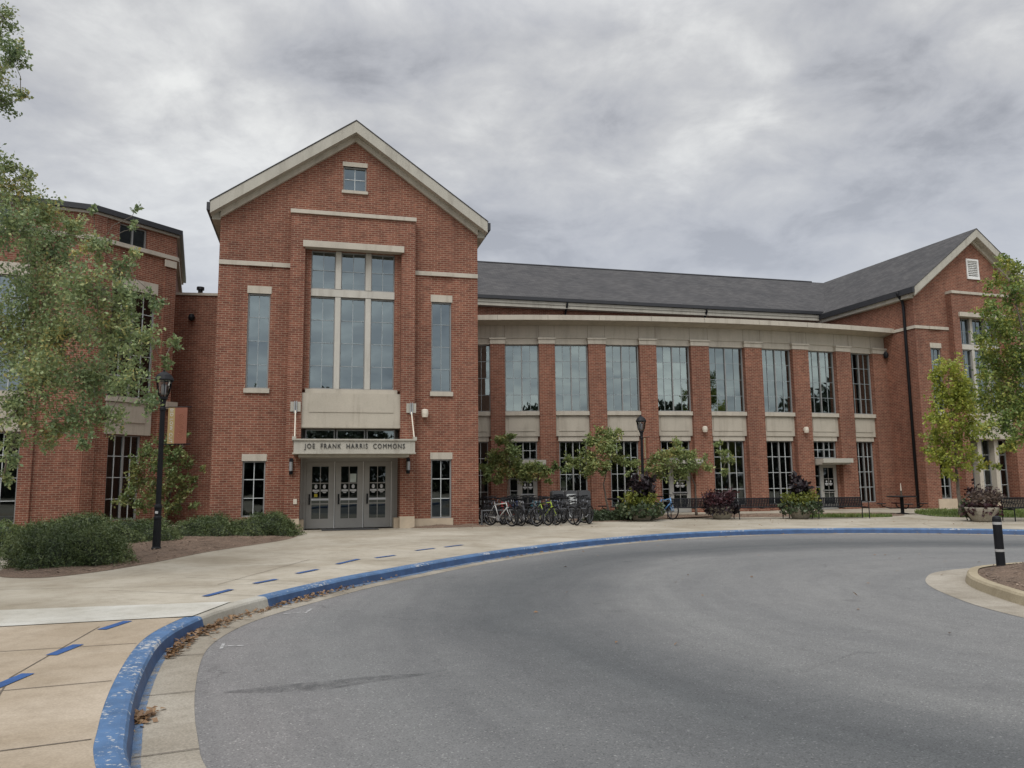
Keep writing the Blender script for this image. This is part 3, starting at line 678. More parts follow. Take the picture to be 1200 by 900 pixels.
def gable_block(fr, entrance, back=-16):
    MID = -4.6; EZ = 11.2; AP = 14.45
    top = lambda s: EZ + (AP-EZ)*(1-abs(s-MID)/4.6)
    ops = [(-8.2, -7.45, 5.02, 8.38), (-1.75, -1.0, 5.02, 8.38), (-6.08, -3.12, 5.05, 10.05, .3), (-6.3, -2.9, .15 if entrance else .5, 3.64, .55)]
    ops += [(-8.2, -7.45, .63, 2.52), (-1.75, -1.0, .45, 2.56)]
    ops += [(-5.02, -4.18, 12.4, 13.33)]
    b = MB(); wall(b, fr, [-9.2, MID, 0], top, ops)
    L = F(fr.p(-9.2, 0, 0)[:2], fr.yaw-90); Rr = F(fr.p(0, 0, 0)[:2], fr.yaw+90)
    wall(b, L, [-14, 0], lambda s: EZ, []); wall(b, Rr, [0, 14], lambda s: EZ, [])
    # projecting centre bay: two piers, the head over the tall window, its top
    for a, c in ((-6.8, -6.3), (-2.9, -2.4)): b.box(fr, a, c, .002, .35, .15 if not entrance else .56, 10.29)
    b.box(fr, -6.8, -2.4, .002, .35, 10.29, 11.28)
    b.box(fr, -6.3, -6.08, .002, .10, 5.0, 10.05); b.box(fr, -3.12, -2.9, .002, .10, 5.0, 10.05)
    b.build('brick_wall', M['brick'], bld)
    t = MB(); t.box(fr, -6.83, -2.37, 0, .42, 11.28, 11.42); t.build('stone_band', M['stone'], bld)
    for a, c in ((-9.2, -6.8), (-2.4, 0)):
        t = MB(); t.box(fr, a, c, -.01, .05, 9.36, 9.52); q = -7.83 if a < -5 else -1.38
        t.box(fr, q-.4, q+.4, .05, .11, 9.35, 9.50); t.build('stone_band', M['stone'], bld)
    t = MB(); t.box(fr, -6.38, -2.82, .1, .45, 10.06, 10.29); t.build('lintel', M['stone'], bld)
    # rake boards, frieze and roof
    sl = (15.14-11.7)/5.0
    t = MB(); t.prism(fr, [(-9.50, 11.03), (-4.6, 14.48), (.30, 11.03), (.30, 11.45), (-4.6, 14.90), (-9.50, 11.45)], .06, .46)
    t.build('rake_board', M['stone_rake'], bld)
    t = MB(); t.prism(fr, [(-9.2, 11.02), (-4.6, 14.28), (0, 11.02), (0, 11.34), (-4.6, 14.58), (-9.2, 11.34)], -.02, .12)
    t.build('rake_frieze', M['stone'], bld)
    t = MB()
    for a, c in ((-9.53, -4.6), (-4.6, .33)):
        za, zc = (11.44, 14.915) if a < -5 else (14.915, 11.44)
        P = [fr.p(a, .48, za), fr.p(c, .48, zc), fr.p(c, back, zc), fr.p(a, back, za)]
        up = Vector((0, 0, .035)); t.poly([p+up for p in P]); t.poly(P[::-1])
        for i in range(4): t.poly([P[i], P[(i+1) % 4], P[(i+1) % 4]+up, P[i]+up])
    t.build('roof', M['shingle'], bld)
    # eaves boxes and gutters down both sides
    for fx, a, c in ((L, -14, .04), (Rr, -.04, 14)):
        t = MB(); t.box(fx, a, c, .0, .28, 10.95, 11.2); t.build('eaves', M['stone_rake'], bld)
        t = MB(); t.box(fx, a-(.4 if fx is Rr else 0), c+(.4 if fx is L else 0), .31, .42, 11.14, 11.42); t.build('roof_gutter', M['blackmetal'], bld)
    window(fr, -8.2, -7.45, 5.02, 8.38, 2, 4, lintel=.26, sill=.16, bar=.010)
    window(fr, -1.75, -1.0, 5.02, 8.38, 2, 4, lintel=.26, sill=.16, bar=.010)
    window(fr, -8.2, -7.45, .63, 2.52, 2, 3, lintel=.24, glass='glass_low')
    window(fr, -1.75, -1.0, .45, 2.56, 2, 3, lintel=.24, glass='glass_low')
    # tall window: stone mullions and transom, six lights
    t = MB(); x = [(-6.08, -5.23), (-5.04, -4.16), (-3.97, -3.12)]
    for a, c in ((-5.23, -5.04), (-4.16, -3.97)): t.box(fr, a, c, -.2, .06, 5.05, 8.36); t.box(fr, a, c, -.2, .06, 8.66, 10.05)
    t.box(fr, -6.08, -3.12, -.2, .065, 8.38, 8.64); t.build('stone_mullion', M['mullion'], bld)
    for a, c in x:
        window(fr, a, c, 8.66, 10.05, 2, 2, d=-.08, fw=.035, bar=.011); window(fr, a, c, 5.05, 8.36, 2, 4, d=-.08, fw=.035, bar=.011)
    t = MB(); t.box(fr, -6.2, -3.0, -.1, .17, 4.87, 5.03); t.build('sill', M['stone'], bld)
    t = MB(); t.box(fr, -6.31, -2.89, -.05, .28, 3.64, 4.87); t.box(fr, -6.06, -3.14, .28, .30, 4.2, 4.66); t.box(fr, -6.34, -2.86, .28, .31, 3.66, 3.76)
    t.build('stone_panel', M['panel'], bld)
    room(fr, -9.0, -.2, 3.2, (.15, 4.5, 9.0, 11.2))
    return L, Rr

TL, TR = gable_block(TF, True)
HF = F((-1.72, 40.02), 14.3)           # main hall behind: its eaves line
RIDGE = 14.88
_q = WF.p(-4.6, 0, 0) - HF.p(0, -4.9, 0)          # where the wing's ridge meets the main ridge
WBACK = -_q.dot(HF.n)/WF.n.dot(HF.n)
WL, WR = gable_block(WF, False, WBACK-.15)
window(TF, -5.02, -4.18, 12.4, 13.33, 2, 2, lintel=.17, sill=.11)
# louvred vent in the wing's gable
t = MB(); t.box(WF, -5.06, -4.98, -.1, .05, 12.36, 13.36); t.box(WF, -4.22, -4.14, -.1, .05, 12.36, 13.36); t.box(WF, -4.98, -4.22, -.1, .05, 13.26, 13.36); t.box(WF, -5.06, -4.14, -.1, .07, 12.24, 12.36)
for k in range(9):
    z = 12.38+k*.1; t.poly([WF.p(-4.98, .03, z), WF.p(-4.22, .03, z), WF.p(-4.22, -.06, z+.09), WF.p(-4.98, -.06, z+.09)])
t.box(WF, -4.98, -4.22, -.14, -.10, 12.36, 13.26); t.build('louvre_vent', M['white'], bld)
# wing: lower three-light window and plinth
t = MB()
for a, c in ((-5.36, -5.08), (-4.12, -3.84)): t.box(WF, a, c, -.5, .0, .5, 3.64)
t.build('stone_mullion', M['stone'], bld)
for a, c in ((-6.3, -5.36), (-5.08, -4.12), (-3.84, -2.9)): window(WF, a, c, .5, 3.64, 2, 4, d=-.35, fw=.04, glass='glass_low')
t = MB(); t.box(WF, -6.83, -2.37, .0, .40, .15, .52); t.build('plinth', M['plinth'], bld)
t = MB(); t.box(WF, -8.5, -7.2, -.01, .05, .15, .63); t.build('plinth', M['plinth'], bld)
# stone band returning along the wing's side, downspout
t = MB(); t.box(WL, -2.6, .05, -.01, .05, 9.36, 9.52); t.build('stone_band', M['stone'], bld)
def downspout(pts, r=.055):
    t = MB(); t.tube(pts, r, 8); 
    t.build('downspout', M['black'], bld, smooth=True)
downspout([WL.p(-.55, .46, 11.4), WL.p(-.55, .40, 11.2), WL.p(-.55, .14, 10.9), WL.p(-.55, .10, 10.6), WL.p(-.55, .10, .2)], .075)

# ---- entrance: plinths, doors, transom, canopy
for q in ((-6.82, -6.3, .0, .37, .15, .56), (-2.9, -2.38, .0, .37, .15, .56), (-2.38, -.95, .0, .05, .15, .45), (-6.3, -6.15, -.45, .0, .15, .5), (-3.07, -2.9, -.45, .0, .15, .5)):
    t = MB(); t.box(TF, *q); t.build('plinth', M['plinth'], bld)
dz = -.5
t = MB(); t.box(TF, -6.15, -3.05, dz-.06, dz+.02, 2.50, 2.78); t.box(TF, -6.18, -6.10, dz-.05, dz+.03, .15, 2.78); t.box(TF, -3.10, -3.02, dz-.05, dz+.03, .15, 2.78)
t.box(TF, -6.3, -6.18, dz-.05, dz, .15, 3.64); t.box(TF, -3.02, -2.9, dz-.05, dz, .15, 3.64)
t.build('door_frame', M['doorgrey'], bld)
t = MB(); t.box(TF, -6.2, -3.0, dz, dz+.75, 2.78, 2.86); t.build('soffit', M['doorgrey'], bld)
for a, c in ((-6.16, -5.15), (-5.1, -4.1), (-4.05, -3.04)): window(TF, a, c, 2.9, 3.62, 1, 1, d=-.12, fw=.04, glass='glass_pale', rowz=[])
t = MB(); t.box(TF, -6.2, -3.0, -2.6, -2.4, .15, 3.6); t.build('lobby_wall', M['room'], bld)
def shield(mb, fr, s, z, d, k=1.0):
    w = .075*k
    pts = [(s-w*.75, z+.06*k), (s-w*.2, z+.13*k)] + [(s+w*.75*math.cos(a), z+.22*k+w*.75*math.sin(a)) for a in np.linspace(-.6, math.pi+.6, 9)] + [(s-w*.2, z+.13*k)]
    mb.poly([fr.p(a, d, zz) for a, zz in [(s+.055*k*math.cos(a), z+.20*k+.075*k*math.sin(a)) for a in np.linspace(0, 2*math.pi, 13)[:-1]]])
    mb.box(fr, s-.115*k, s+.115*k, d-.002, d+.001, z+.03*k, z+.10*k)
    mb.poly([fr.p(a, d, zz) for a, zz in ((s-.075*k, z+.015*k), (s-.04*k, z-.025*k), (s+.04*k, z-.025*k), (s+.075*k, z+.015*k))])
DW = 1.0
for k in range(3):
    s0 = -6.10+k*1.0; s1 = s0+.98; d = dz
    m = MB()
    m.box(TF, s0+.01, s0+.20, d-.03, d+.02, .17, 2.49); m.box(TF, s1-.21, s1-.02, d-.03, d+.02, .17, 2.49)
    m.box(TF, s0+.20, s1-.21, d-.03, d+.02, .17, .50); m.box(TF, s0+.20, s1-.21, d-.03, d+.02, 2.33, 2.49)
    xm = (s0+.20+s1-.21)/2
    m.box(TF, xm-.013, xm+.013, d-.02, d+.015, .50, 2.33)
    for z in (1.02, 1.74): m.box(TF, s0+.20, s1-.21, d-.02, d+.013, z-.016, z+.016)
    door = m.build('entrance_door', M['doorgrey'], bld)
    p = MB(); p.poly([TF.p(s0+.2, d-.005, .5), TF.p(s1-.21, d-.005, .5), TF.p(s1-.21, d-.005, 2.33), TF.p(s0+.2, d-.005, 2.33)]); p.build('pane', M['glass_low'], door)
    p = MB(); p.box(TF, s0+.18, s1-.2, d+.03, d+.07, 1.14, 1.21); p.build('push_bar', M['chrome'], door)
    p = MB(); p.box(TF, s0+.10, s0+.15, d+.02, d+.09, 1.0, 1.36); p.build('handle', M['black'], door)
    p = MB(); p.box(TF, s1-.015, s1+.012, d-.01, d+.045, .16, 2.5); p.build('edge_strip', M['white'], door)
    p = MB(); shield(p, TF, xm-.145, 1.42, d+.004); shield(p, TF, xm+.145, 1.42, d+.004); p.build('door_emblem', M['sticker'], door)
    if k == 1:
        p = MB(); p.box(TF, xm+.03, xm+.25, d+.002, d+.006, 1.77, 2.07); p.build('paper_notice', M['paper'], door)
    if k == 0:
        p = MB(); p.box(TF, xm-.20, xm-.09, d+.002, d+.006, 1.26, 1.37); p.build('yellow_notice', M['ystick'], door)
can = MB(); can.box(TF, -6.50, -2.55, .351, 1.72, 2.74, 3.14); can.box(TF, -6.55, -2.50, .352, 1.77, 3.14, 3.19); can.box(TF, -6.53, -2.52, .352, 1.75, 2.70, 2.74); can.box(TF, -6.35, -2.72, .352, 1.5, 2.60, 2.70)
canopy = can.build('entrance_canopy', M['stone_rake'], bld)
def text_mesh(body, size, extrude, spacing=1.0, align='CENTER'):
    c = bpy.data.curves.new('lettering', 'FONT'); c.body = body; c.size = size; c.extrude = extrude; c.align_x = align; c.align_y = 'CENTER'; c.space_character = spacing; c.resolution_u = 3
    o = bpy.data.objects.new('lettering', c); col.objects.link(o); dg = bpy.context.evaluated_depsgraph_get()
    me = bpy.data.meshes.new_from_object(o.evaluated_get(dg)); bpy.data.objects.remove(o); return me
def frame_matrix(fr, s, d, z):                  # x -> s, y -> z, z -> out
    p = fr.p(s, d, z); return Matrix(((fr.u.x, 0, fr.n.x, p.x), (fr.u.y, 0, fr.n.y, p.y), (0, 1, 0, p.z), (0, 0, 0, 1)))
me = text_mesh('JOE  FRANK  HARRIS  COMMONS', .23, .012, 1.22); w = max(v.co.x for v in me.vertices)-min(v.co.x for v in me.vertices)
me.transform(Matrix.Diagonal((3.27/w, 1, 1, 1))); me.transform(frame_matrix(TF, -4.52, 1.735, 2.945)); me.materials.clear(); me.materials.append(M['letter'])
link('lettering', me, canopy)
for s in (-6.5, -2.52):
    t = MB(); t.box(TF, s-.17, s+.17, .35, .40, 4.20, 4.54); t.box(TF, s-.05, s-.015, .40, .44, 4.15, 4.56, 1); t.box(TF, s+.015, s+.05, .40, .44, 4.15, 4.56, 1)
    t.tube([TF.p(s, .44, 4.22), TF.p(s + (.02 if s < -4 else -.02), 1.45, 3.2)], .022, 8, 2); t.box(TF, s-.06, s+.06, 1.40, 1.52, 3.18, 3.28)
    t.build('canopy_hanger', [M['stone_rake'], M['steel'], M['cream']], bld)
for s in (-6.60, -2.62):
    t = MB(); t.box(TF, s-.06, s+.06, .35, .40, 2.05, 2.60); t.lathe([(0, 0), (.06, 0), (.06, .36), (0, .36)], 12, TF.p(s, .46, 2.14)); 
    w_ = t.build('wall_sconce', M['black'], bld, smooth=False)
    t = MB(); t.lathe([(0, 0), (.064, 0), (.064, .3), (0, .3)], 12, TF.p(s, .46, 2.17)); t.build('shade', M['steel'], w_)
t = MB(); t.box(TF, -6.5, -6.38, .35, .39, 1.05, 1.22); t.build('card_reader', M['cream'], bld)
def floodlight(fr, s, d, z):
    t = MB(); t.box(fr, s-.06, s+.06, d, d+.05, z-.02, z+.12); t.lathe([(.0, -.13), (.105, -.13), (.125, .0), (.115, .13), (.07, .16), (0, .16)], 12, fr.p(s, d+.17, z+.0)); t.build('wall_floodlight', M['cream'], bld)
floodlight(TF, -2.0, 0, 4.2)
mt = MB(); mt.bx(-.95, .95, -.45, .45, 0, .018); o = mt.build('door_mat', M['mat_dark']); o.location = TF.p(-4.6, .35, .155); o.rotation_euler.z = R(14.5)
tag(o, 'thin dark mat lying on the concrete before the grey entrance doors', 'door mat')

# ---- curved wing
AP0, AT0, AR = (-.5, 36.75), R(2.0), 60.0
def arcp(s, d=0, z=0):
    th = AT0+s/AR; x = AP0[0]+AR*(math.sin(th)-math.sin(AT0)); y = AP0[1]+AR*(math.cos(AT0)-math.cos(th))
    return Vector((x+math.sin(th)*d, y-math.cos(th)*d, z))
def arcf(s): 
    p = arcp(s); return F((p.x, p.y), math.degrees(AT0+s/AR))
def sweep(mb, prof, s0, s1, n=48, mi=0):
    for i in range(n):
        a, b = s0+(s1-s0)*i/n, s0+(s1-s0)*(i+1)/n
        for (d0, z0), (d1, z1) in zip(prof, prof[1:]+prof[:1]):
            mb.poly([arcp(a, d0, z0), arcp(b, d0, z0), arcp(b, d1, z1), arcp(a, d1, z1)], mi)
    for s, q in ((s0, 1), (s1, -1)): mb.poly([arcp(s, d, z) for d, z in prof][::q], mi)
bays = [(-2.3, -.54), (.16, 1.80), (2.57, 4.21), (5.06, 6.76), (7.61, 9.40), (10.36, 12.31), (13.28, 15.07), (16.02, 17.76), (18.71, 20.22)]
ends = [(-3.3, -2.3)] + [(bays[i][1], bays[i+1][0]) for i in range(8)] + [(20.22, 21.6)]
for (a, b) in ends:
    fr = arcf((a+b)/2); h = (b-a)/2; t = MB(); t.box(fr, -h, h, -.35, .25, .15, 8.32)
    cl = t.build('brick_column', M['brick'], bld)
    t = MB(); t.box(fr, -h-.02, h+.02, -.3, .28, 8.32, 8.58); t.box(fr, -h-.05, h+.05, -.3, .32, 8.54, 8.62); t.build('capital', M['stone'], cl)
doors = {1, 4, 7}; blinds = {5: .62}
for i, (a, b) in enumerate(bays):
    fr = arcf((a+b)/2); h = (b-a)/2
    t = MB(); t.box(fr, -h, h, -.2, .10, 8.32, 8.62); t.build('lintel', M['stone'], bld)
    window(fr, -h, h, 5.05, 8.32, 4, 4, d=-.06, mulls=(2,), bar=.0095, mull_w=.045, glass='glass_pale', blind=blinds.get(i))
    t = MB(); t.box(fr, -h, h, -.25, .20, 4.86, 5.05); t.build('sill', M['stone'], bld)
    t = MB(); t.box(fr, -h, h, -.2, .08, 3.86, 4.86); t.box(fr, -h+.16, h-.2, .08, .105, 4.1, 4.78); t.build('stone_panel', M['panel'], bld)
    jl, jr = -h+.17, h-.13
    t = MB(); t.box(fr, jl-.04, jr+.04, -.2, .03, 3.62, 3.86); t.build('lintel', M['stone'], bld)
    t = MB(); z0 = .15 if i in doors else .45
    wall(t, fr, [-h, h], lambda s: 3.86, [(jl, jr, z0, 3.62, .16)], d=-.03); t.build('brick_wall', M['brick'], bld)
    if i in doors:
        window(fr, jl, jr, 2.75, 3.62, 4, 2, d=-.14, mulls=(2,), glass='glass_low')
        t = MB(); t.box(fr, jl-.05, jr+.35, -.03, .75, 2.50, 2.72); t.box(fr, jl-.05, jr+.3, -.03, .6, 2.42, 2.50); t.build('door_canopy', M['stone_rake'], bld)
        window(fr, jl, jl+.42, .15, 2.42, 1, 4, d=-.14, glass='glass_low')
        m = MB(); x0, x1 = jl+.42, jr; d = -.14
        m.box(fr, x0, x0+.2, d-.03, d+.03, .16, 2.42); m.box(fr, x1-.2, x1, d-.03, d+.03, .16, 2.42); m.box(fr, x0+.2, x1-.2, d-.03, d+.03, .16, .42); m.box(fr, x0+.2, x1-.2, d-.03, d+.03, 2.26, 2.42)
        xm = (x0+x1)/2; m.box(fr, xm-.013, xm+.013, d-.02, d+.014, .42, 2.26)
        for z in (1.0, 1.7): m.box(fr, x0+.2, x1-.2, d-.02, d+.012, z-.015, z+.015)
        dr = m.build('side_door', M['doorgrey'], bld)
        p = MB(); p.poly([fr.p(x0+.2, d-.005, .42), fr.p(x1-.2, d-.005, .42), fr.p(x1-.2, d-.005, 2.26), fr.p(x0+.2, d-.005, 2.26)]); p.build('pane', M['glass_low'], dr)
        p = MB(); shield(p, fr, xm-.13, 1.38, d+.005, .9); shield(p, fr, xm+.13, 1.38, d+.005, .9); p.build('door_emblem', M['sticker'], dr)
        p = MB(); p.box(fr, x0+.12, x1-.16, d+.03, d+.07, 1.08, 1.14); p.build('push_bar', M['chrome'], dr)
    else:
        window(fr, jl, jr, .45, 3.62, 4, 4, d=-.14, mulls=(2,), glass='glass_low')
t = MB(); sweep(t, [(-.2, .15), (.29, .15), (.29, .46), (-.2, .46)], -3, 21.6)
t = MB(); sweep(t, [(-.3, 8.62), (.14, 8.62), (.14, 9.27), (-.3, 9.27)], -4, 22.2); 
for a_, b_ in bays:
    for q_ in (a_, b_): t.box(arcf(q_), -.006, .006, .13, .143, 8.63, 9.26, 1)
t.build('stone_frieze', [M['panel'], M['joint']], bld)
t = MB(); sweep(t, [(-.6, 9.25), (.2, 9.25), (.78, 9.36), (.92, 9.36), (.92, 9.60), (-.6, 9.60)], -4, 22.2); 
for a_, b_ in ends: t.box(arcf((a_+b_)/2), -.006, .006, .9, .924, 9.37, 9.595, 1)
t.build('stone_cornice', [M['stone'], M['joint']], bld)
t = MB(); sweep(t, [(-9, 9.4), (-.6, 9.4), (-.6, 9.5), (-9, 9.5)], -6, 22.2, 24); t.build('flat_roof', M['shingle'], bld)
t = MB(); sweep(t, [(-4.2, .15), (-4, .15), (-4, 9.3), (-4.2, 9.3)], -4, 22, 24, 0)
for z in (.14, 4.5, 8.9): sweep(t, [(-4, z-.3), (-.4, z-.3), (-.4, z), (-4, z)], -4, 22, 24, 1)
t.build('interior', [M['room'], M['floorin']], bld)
for s0, s1 in ((-4, 2.6), (5.0, 7.2)):
    t = MB(); 
    for z in (9.75, 9.9) if s0 < 0 else (9.74,): t.tube([arcp(s0+(s1-s0)*k/6, -1.0, z) for k in range(7)], .025, 6)
    for k in range(4): t.tube([arcp(s0+(s1-s0)*k/3, -1.0, 9.5), arcp(s0+(s1-s0)*k/3, -1.0, 9.9 if s0 < 0 else 9.74)], .025, 6)
    t.build('roof_railing', M['frame'], bld)
floodlight(arcf(9.9), 0, .25, 4.15); floodlight(arcf(15.5), 0, .25, 4.15)
t = MB(); p = arcp(21.0, .4, 8.2); t.lathe([(0, -.13), (.09, -.1), (.12, 0), (.12, .12), (.05, .25), (0, .25)], 12, p); t.build('security_camera', M['black'], bld)

# ---- main hall roof behind
t = MB(); wall(t, HF, [-9, 24], lambda s: 11.2, [], z0=9.0, d=-.4); t.build('brick_wall', M['brick'], bld)
t = MB(); t.box(HF, -9, 22.2, -.42, 0, 11.08, 11.42); t.box(HF, -9, 22.2, 0, .04, 11.26, 11.42); t.build('eaves', M['stone_rake'], bld)
t = MB(); t.box(HF, -9, 22.1, .0, .14, 11.44, 11.62); t.build('roof_gutter', M['blackmetal'], bld)
t = MB(); P = [HF.p(-9, .08, 11.62), HF.p(26, .08, 11.62), HF.p(26, -4.9, RIDGE), HF.p(-9, -4.9, RIDGE)]; Q = [HF.p(26, -9.6, 11.62), HF.p(-9, -9.6, 11.62)]
t.poly(P); t.poly([P[3], P[2], Q[0], Q[1]]); t.poly([p-Vector((0, 0, .08)) for p in P][::-1]); t.build('roof', M['shingle'], bld)
t = MB(); t.tube([HF.p(-9, -4.9, RIDGE+.01), HF.p(24.0, -4.9, RIDGE+.01)], .06, 6); t.build('ridge_cap', M['blackmetal'], bld)
for x, y in ((664, 350), (827, 358)):
    r_ = pray(x, y); tt = ((HF.o-Vector((0, 0, EYE))).dot(HF.n))/r_.dot(HF.n); s = (Vector((0, 0, EYE))+r_*tt-HF.o).dot(HF.u)
    downspout([HF.p(s, .12, 11.46), HF.p(s, .10, 11.3), HF.p(s, -.25, 10.9), HF.p(s, -.33, 10.6), HF.p(s, -.33, 9.5)], .06)

# ---- polygonal drum at the left and the link to the tower
C1, C2 = Vector((-15.5, 27.6, 0)), Vector((-13.69, 30.5, 0))
DA = F(C1[:2], 24.8); DB = F(C1[:2], 58.0); DC = F(C2[:2], 112.0); LB = (C2-C1).length
ZE = 11.88
t = MB(); wall(t, DB, [0, LB], lambda s: ZE, [(1.0, 2.28, .45, 3.62), (.85, 2.62, 5.05, 9.2), (1.0, 2.12, 10.95, 11.75)])
t.box(DB, .02, .45, .0, .09, .15, ZE); t.box(DB, LB-.5, LB-.02, .0, .10, .15, 11.0)
t.build('brick_wall', M['brick'], bld)
t = MB(); wall(t, DA, [-9, 0], lambda s: ZE, [(-5.9, -1.85, .45, 3.62), (-5.9, -1.85, 5.05, 9.2), (-5.0, -2.6, 10.95, 11.75)]); t.box(DA, -1.85, -1.45, 0, .09, .15, 9.2); t.build('brick_wall', M['brick'], bld)
t = MB(); wall(t, DC, [0, 8], lambda s: ZE, []); t.build('brick_wall', M['brick'], bld)
window(DB, 1.0, 2.28, .45, 3.62, 4, 4, mulls=(2,), glass='glass_low'); window(DB, .85, 2.62, 5.05, 9.2, 4, 5, mulls=(2,), glass='glass_low'); window(DB, 1.0, 2.12, 10.95, 11.75, 2, 1, mulls=(1,), glass='glass_low', rowz=[])
window(DA, -5.9, -1.85, .45, 3.62, 8, 4, mulls=(2, 4, 6), glass='glass_low'); window(DA, -5.9, -1.85, 5.05, 9.2, 8, 5, mulls=(2, 4, 6), glass='glass'); window(DA, -5.0, -2.6, 10.95, 11.75, 4, 1, mulls=(1, 2, 3), glass='glass_low', rowz=[])
for fr, a, b in ((DB, .85, 2.62), (DA, -5.9, -1.85)):
    t = MB(); t.box(fr, a-.02, b+.02, -.1, .05, 3.64, 4.84); t.box(fr, a+.25, b-.25, .05, .08, 4.1, 4.7); t.build('stone_panel', M['panel'], bld)
    t = MB(); t.box(fr, a-.06, b+.06, -.1, .11, 4.86, 5.05); t.build('sill', M['stone'], bld)
    t = MB(); t.box(fr, a-.04, b+.04, -.1, .07, 9.2, 9.65); t.build('lintel', M['stone'], bld)
t = MB(); t.box(DB, .02, LB+.02, .0, .13, 10.79, 10.95); t.box(DA, -9, .06, .0, .12, 10.79, 10.95); t.box(DC, 0.02, 8, .0, .12, 10.79, 10.95)
t.box(DB, LB-.55, LB-.05, .10, .16, 10.45, 10.72); t.build('stone_band', M['stone'], bld)
t = MB(); ov = .22
def oc(fr0, fr1, p, k): return p + (fr0.n+fr1.n).normalized()*(k/math.cos(R(abs(fr1.yaw-fr0.yaw)/2)))
PP = [DA.p(-9, ov, 0), oc(DA, DB, C1, ov), oc(DB, DC, C2, ov), DC.p(8, ov, 0), DC.p(8, -8, 0), DA.p(-9, -8, 0)]
t.zprism([p[:2] for p in PP], ZE, ZE+.20); t.build('roof', M['blackmetal'], bld)
t = MB(); t.zprism([p[:2] for p in [DA.p(-9, .1, 0), oc(DA, DB, C1, .1), oc(DB, DC, C2, .1), DC.p(8, .1, 0), DC.p(8, -8, 0), DA.p(-9, -8, 0)]], ZE-.10, ZE-.002); t.build('eaves', M['stone_rake'], bld)
for fr, a, b in ((DA, -8.5, -.9), (DB, .5, LB-.3)): room(fr, a, b, 2.2, (.15, 4.5, 9.8, 11.85))
t = MB(); q0, q1 = DC.p(7.9, 0, 0), DA.p(-8.9, 0, 0); t.zprism([q0[:2], q1[:2], (q1+Vector((-.3, .3, 0)))[:2], (q0+Vector((-.3, .3, 0)))[:2]], .15, ZE); t.build('brick_wall', M['brick'], bld, recalc=True)  # unseen back wall, added to keep outside light from entering the drum
LK = F((-14.6, 31.9), 8.0)
t = MB(); wall(t, LK, [0, 6.5], lambda s: 9.75, []); t.build('brick_wall', M['brick'], bld)
t = MB(); t.box(LK, -1, 6.5, -.35, .06, 9.75, 9.86); t.build('coping', M['stone'], bld)
t = MB(); t.lathe([(0, -.14), (.10, -.1), (.14, 0), (.10, .14), (0, .18)], 12, LK.p(1.05, .16, 8.75)); t.build('wall_lamp', M['black'], bld)
t = MB(); t.box(DB, LB-.35, LB+.15, .1, .32, 4.72, 5.0); t.build('stone_cap', M['stone'], bld)
t = MB(); t.lathe([(.10, .0), (.10, .42), (.16, .42), (.16, .55), (0, .58)], 12, (-13.75, 33.2, 9.86)); t.box(LK, .5, 6.5, -3, -2.6, 9.7, 10.0); t.build('roof_vent', M['blackmetal'], bld)

# ------------------------------------------------------------------ vegetation
def leaves_mesh(name, P, Nrm, size, aspect, m, fold=.25, r=rng):
    """diamond leaves: P points (n,3), Nrm rough facing directions or None"""
    n = len(P); d = r.normal(size=(n, 3)); d /= np.linalg.norm(d, axis=1)[:, None]
    up = r.normal(size=(n, 3)) if Nrm is None else Nrm + .6*r.normal(size=(n, 3))
    sd = np.cross(d, up); sd /= np.linalg.norm(sd, axis=1)[:, None]+1e-9; up = np.cross(sd, d)
    L = (size*(.65+.7*r.random(n)))[:, None]
    V = np.stack([P, P + d*L*.45 + sd*L*aspect/2 + up*L*fold*.3, P + d*L, P + d*L*.45 - sd*L*aspect/2 + up*L*fold*.3], 1).reshape(-1, 3)
    me = bpy.data.meshes.new(name); me.vertices.add(4*n); me.vertices.foreach_set('co', V.ravel())
    me.loops.add(4*n); me.loops.foreach_set('vertex_index', np.arange(4*n, dtype=np.int32)); me.polygons.add(n)
    me.polygons.foreach_set('loop_start', np.arange(0, 4*n, 4, dtype=np.int32)); me.polygons.foreach_set('loop_total', np.full(n, 4, dtype=np.int32))
    me.update(calc_edges=True); me.validate(); me.materials.append(m); return me
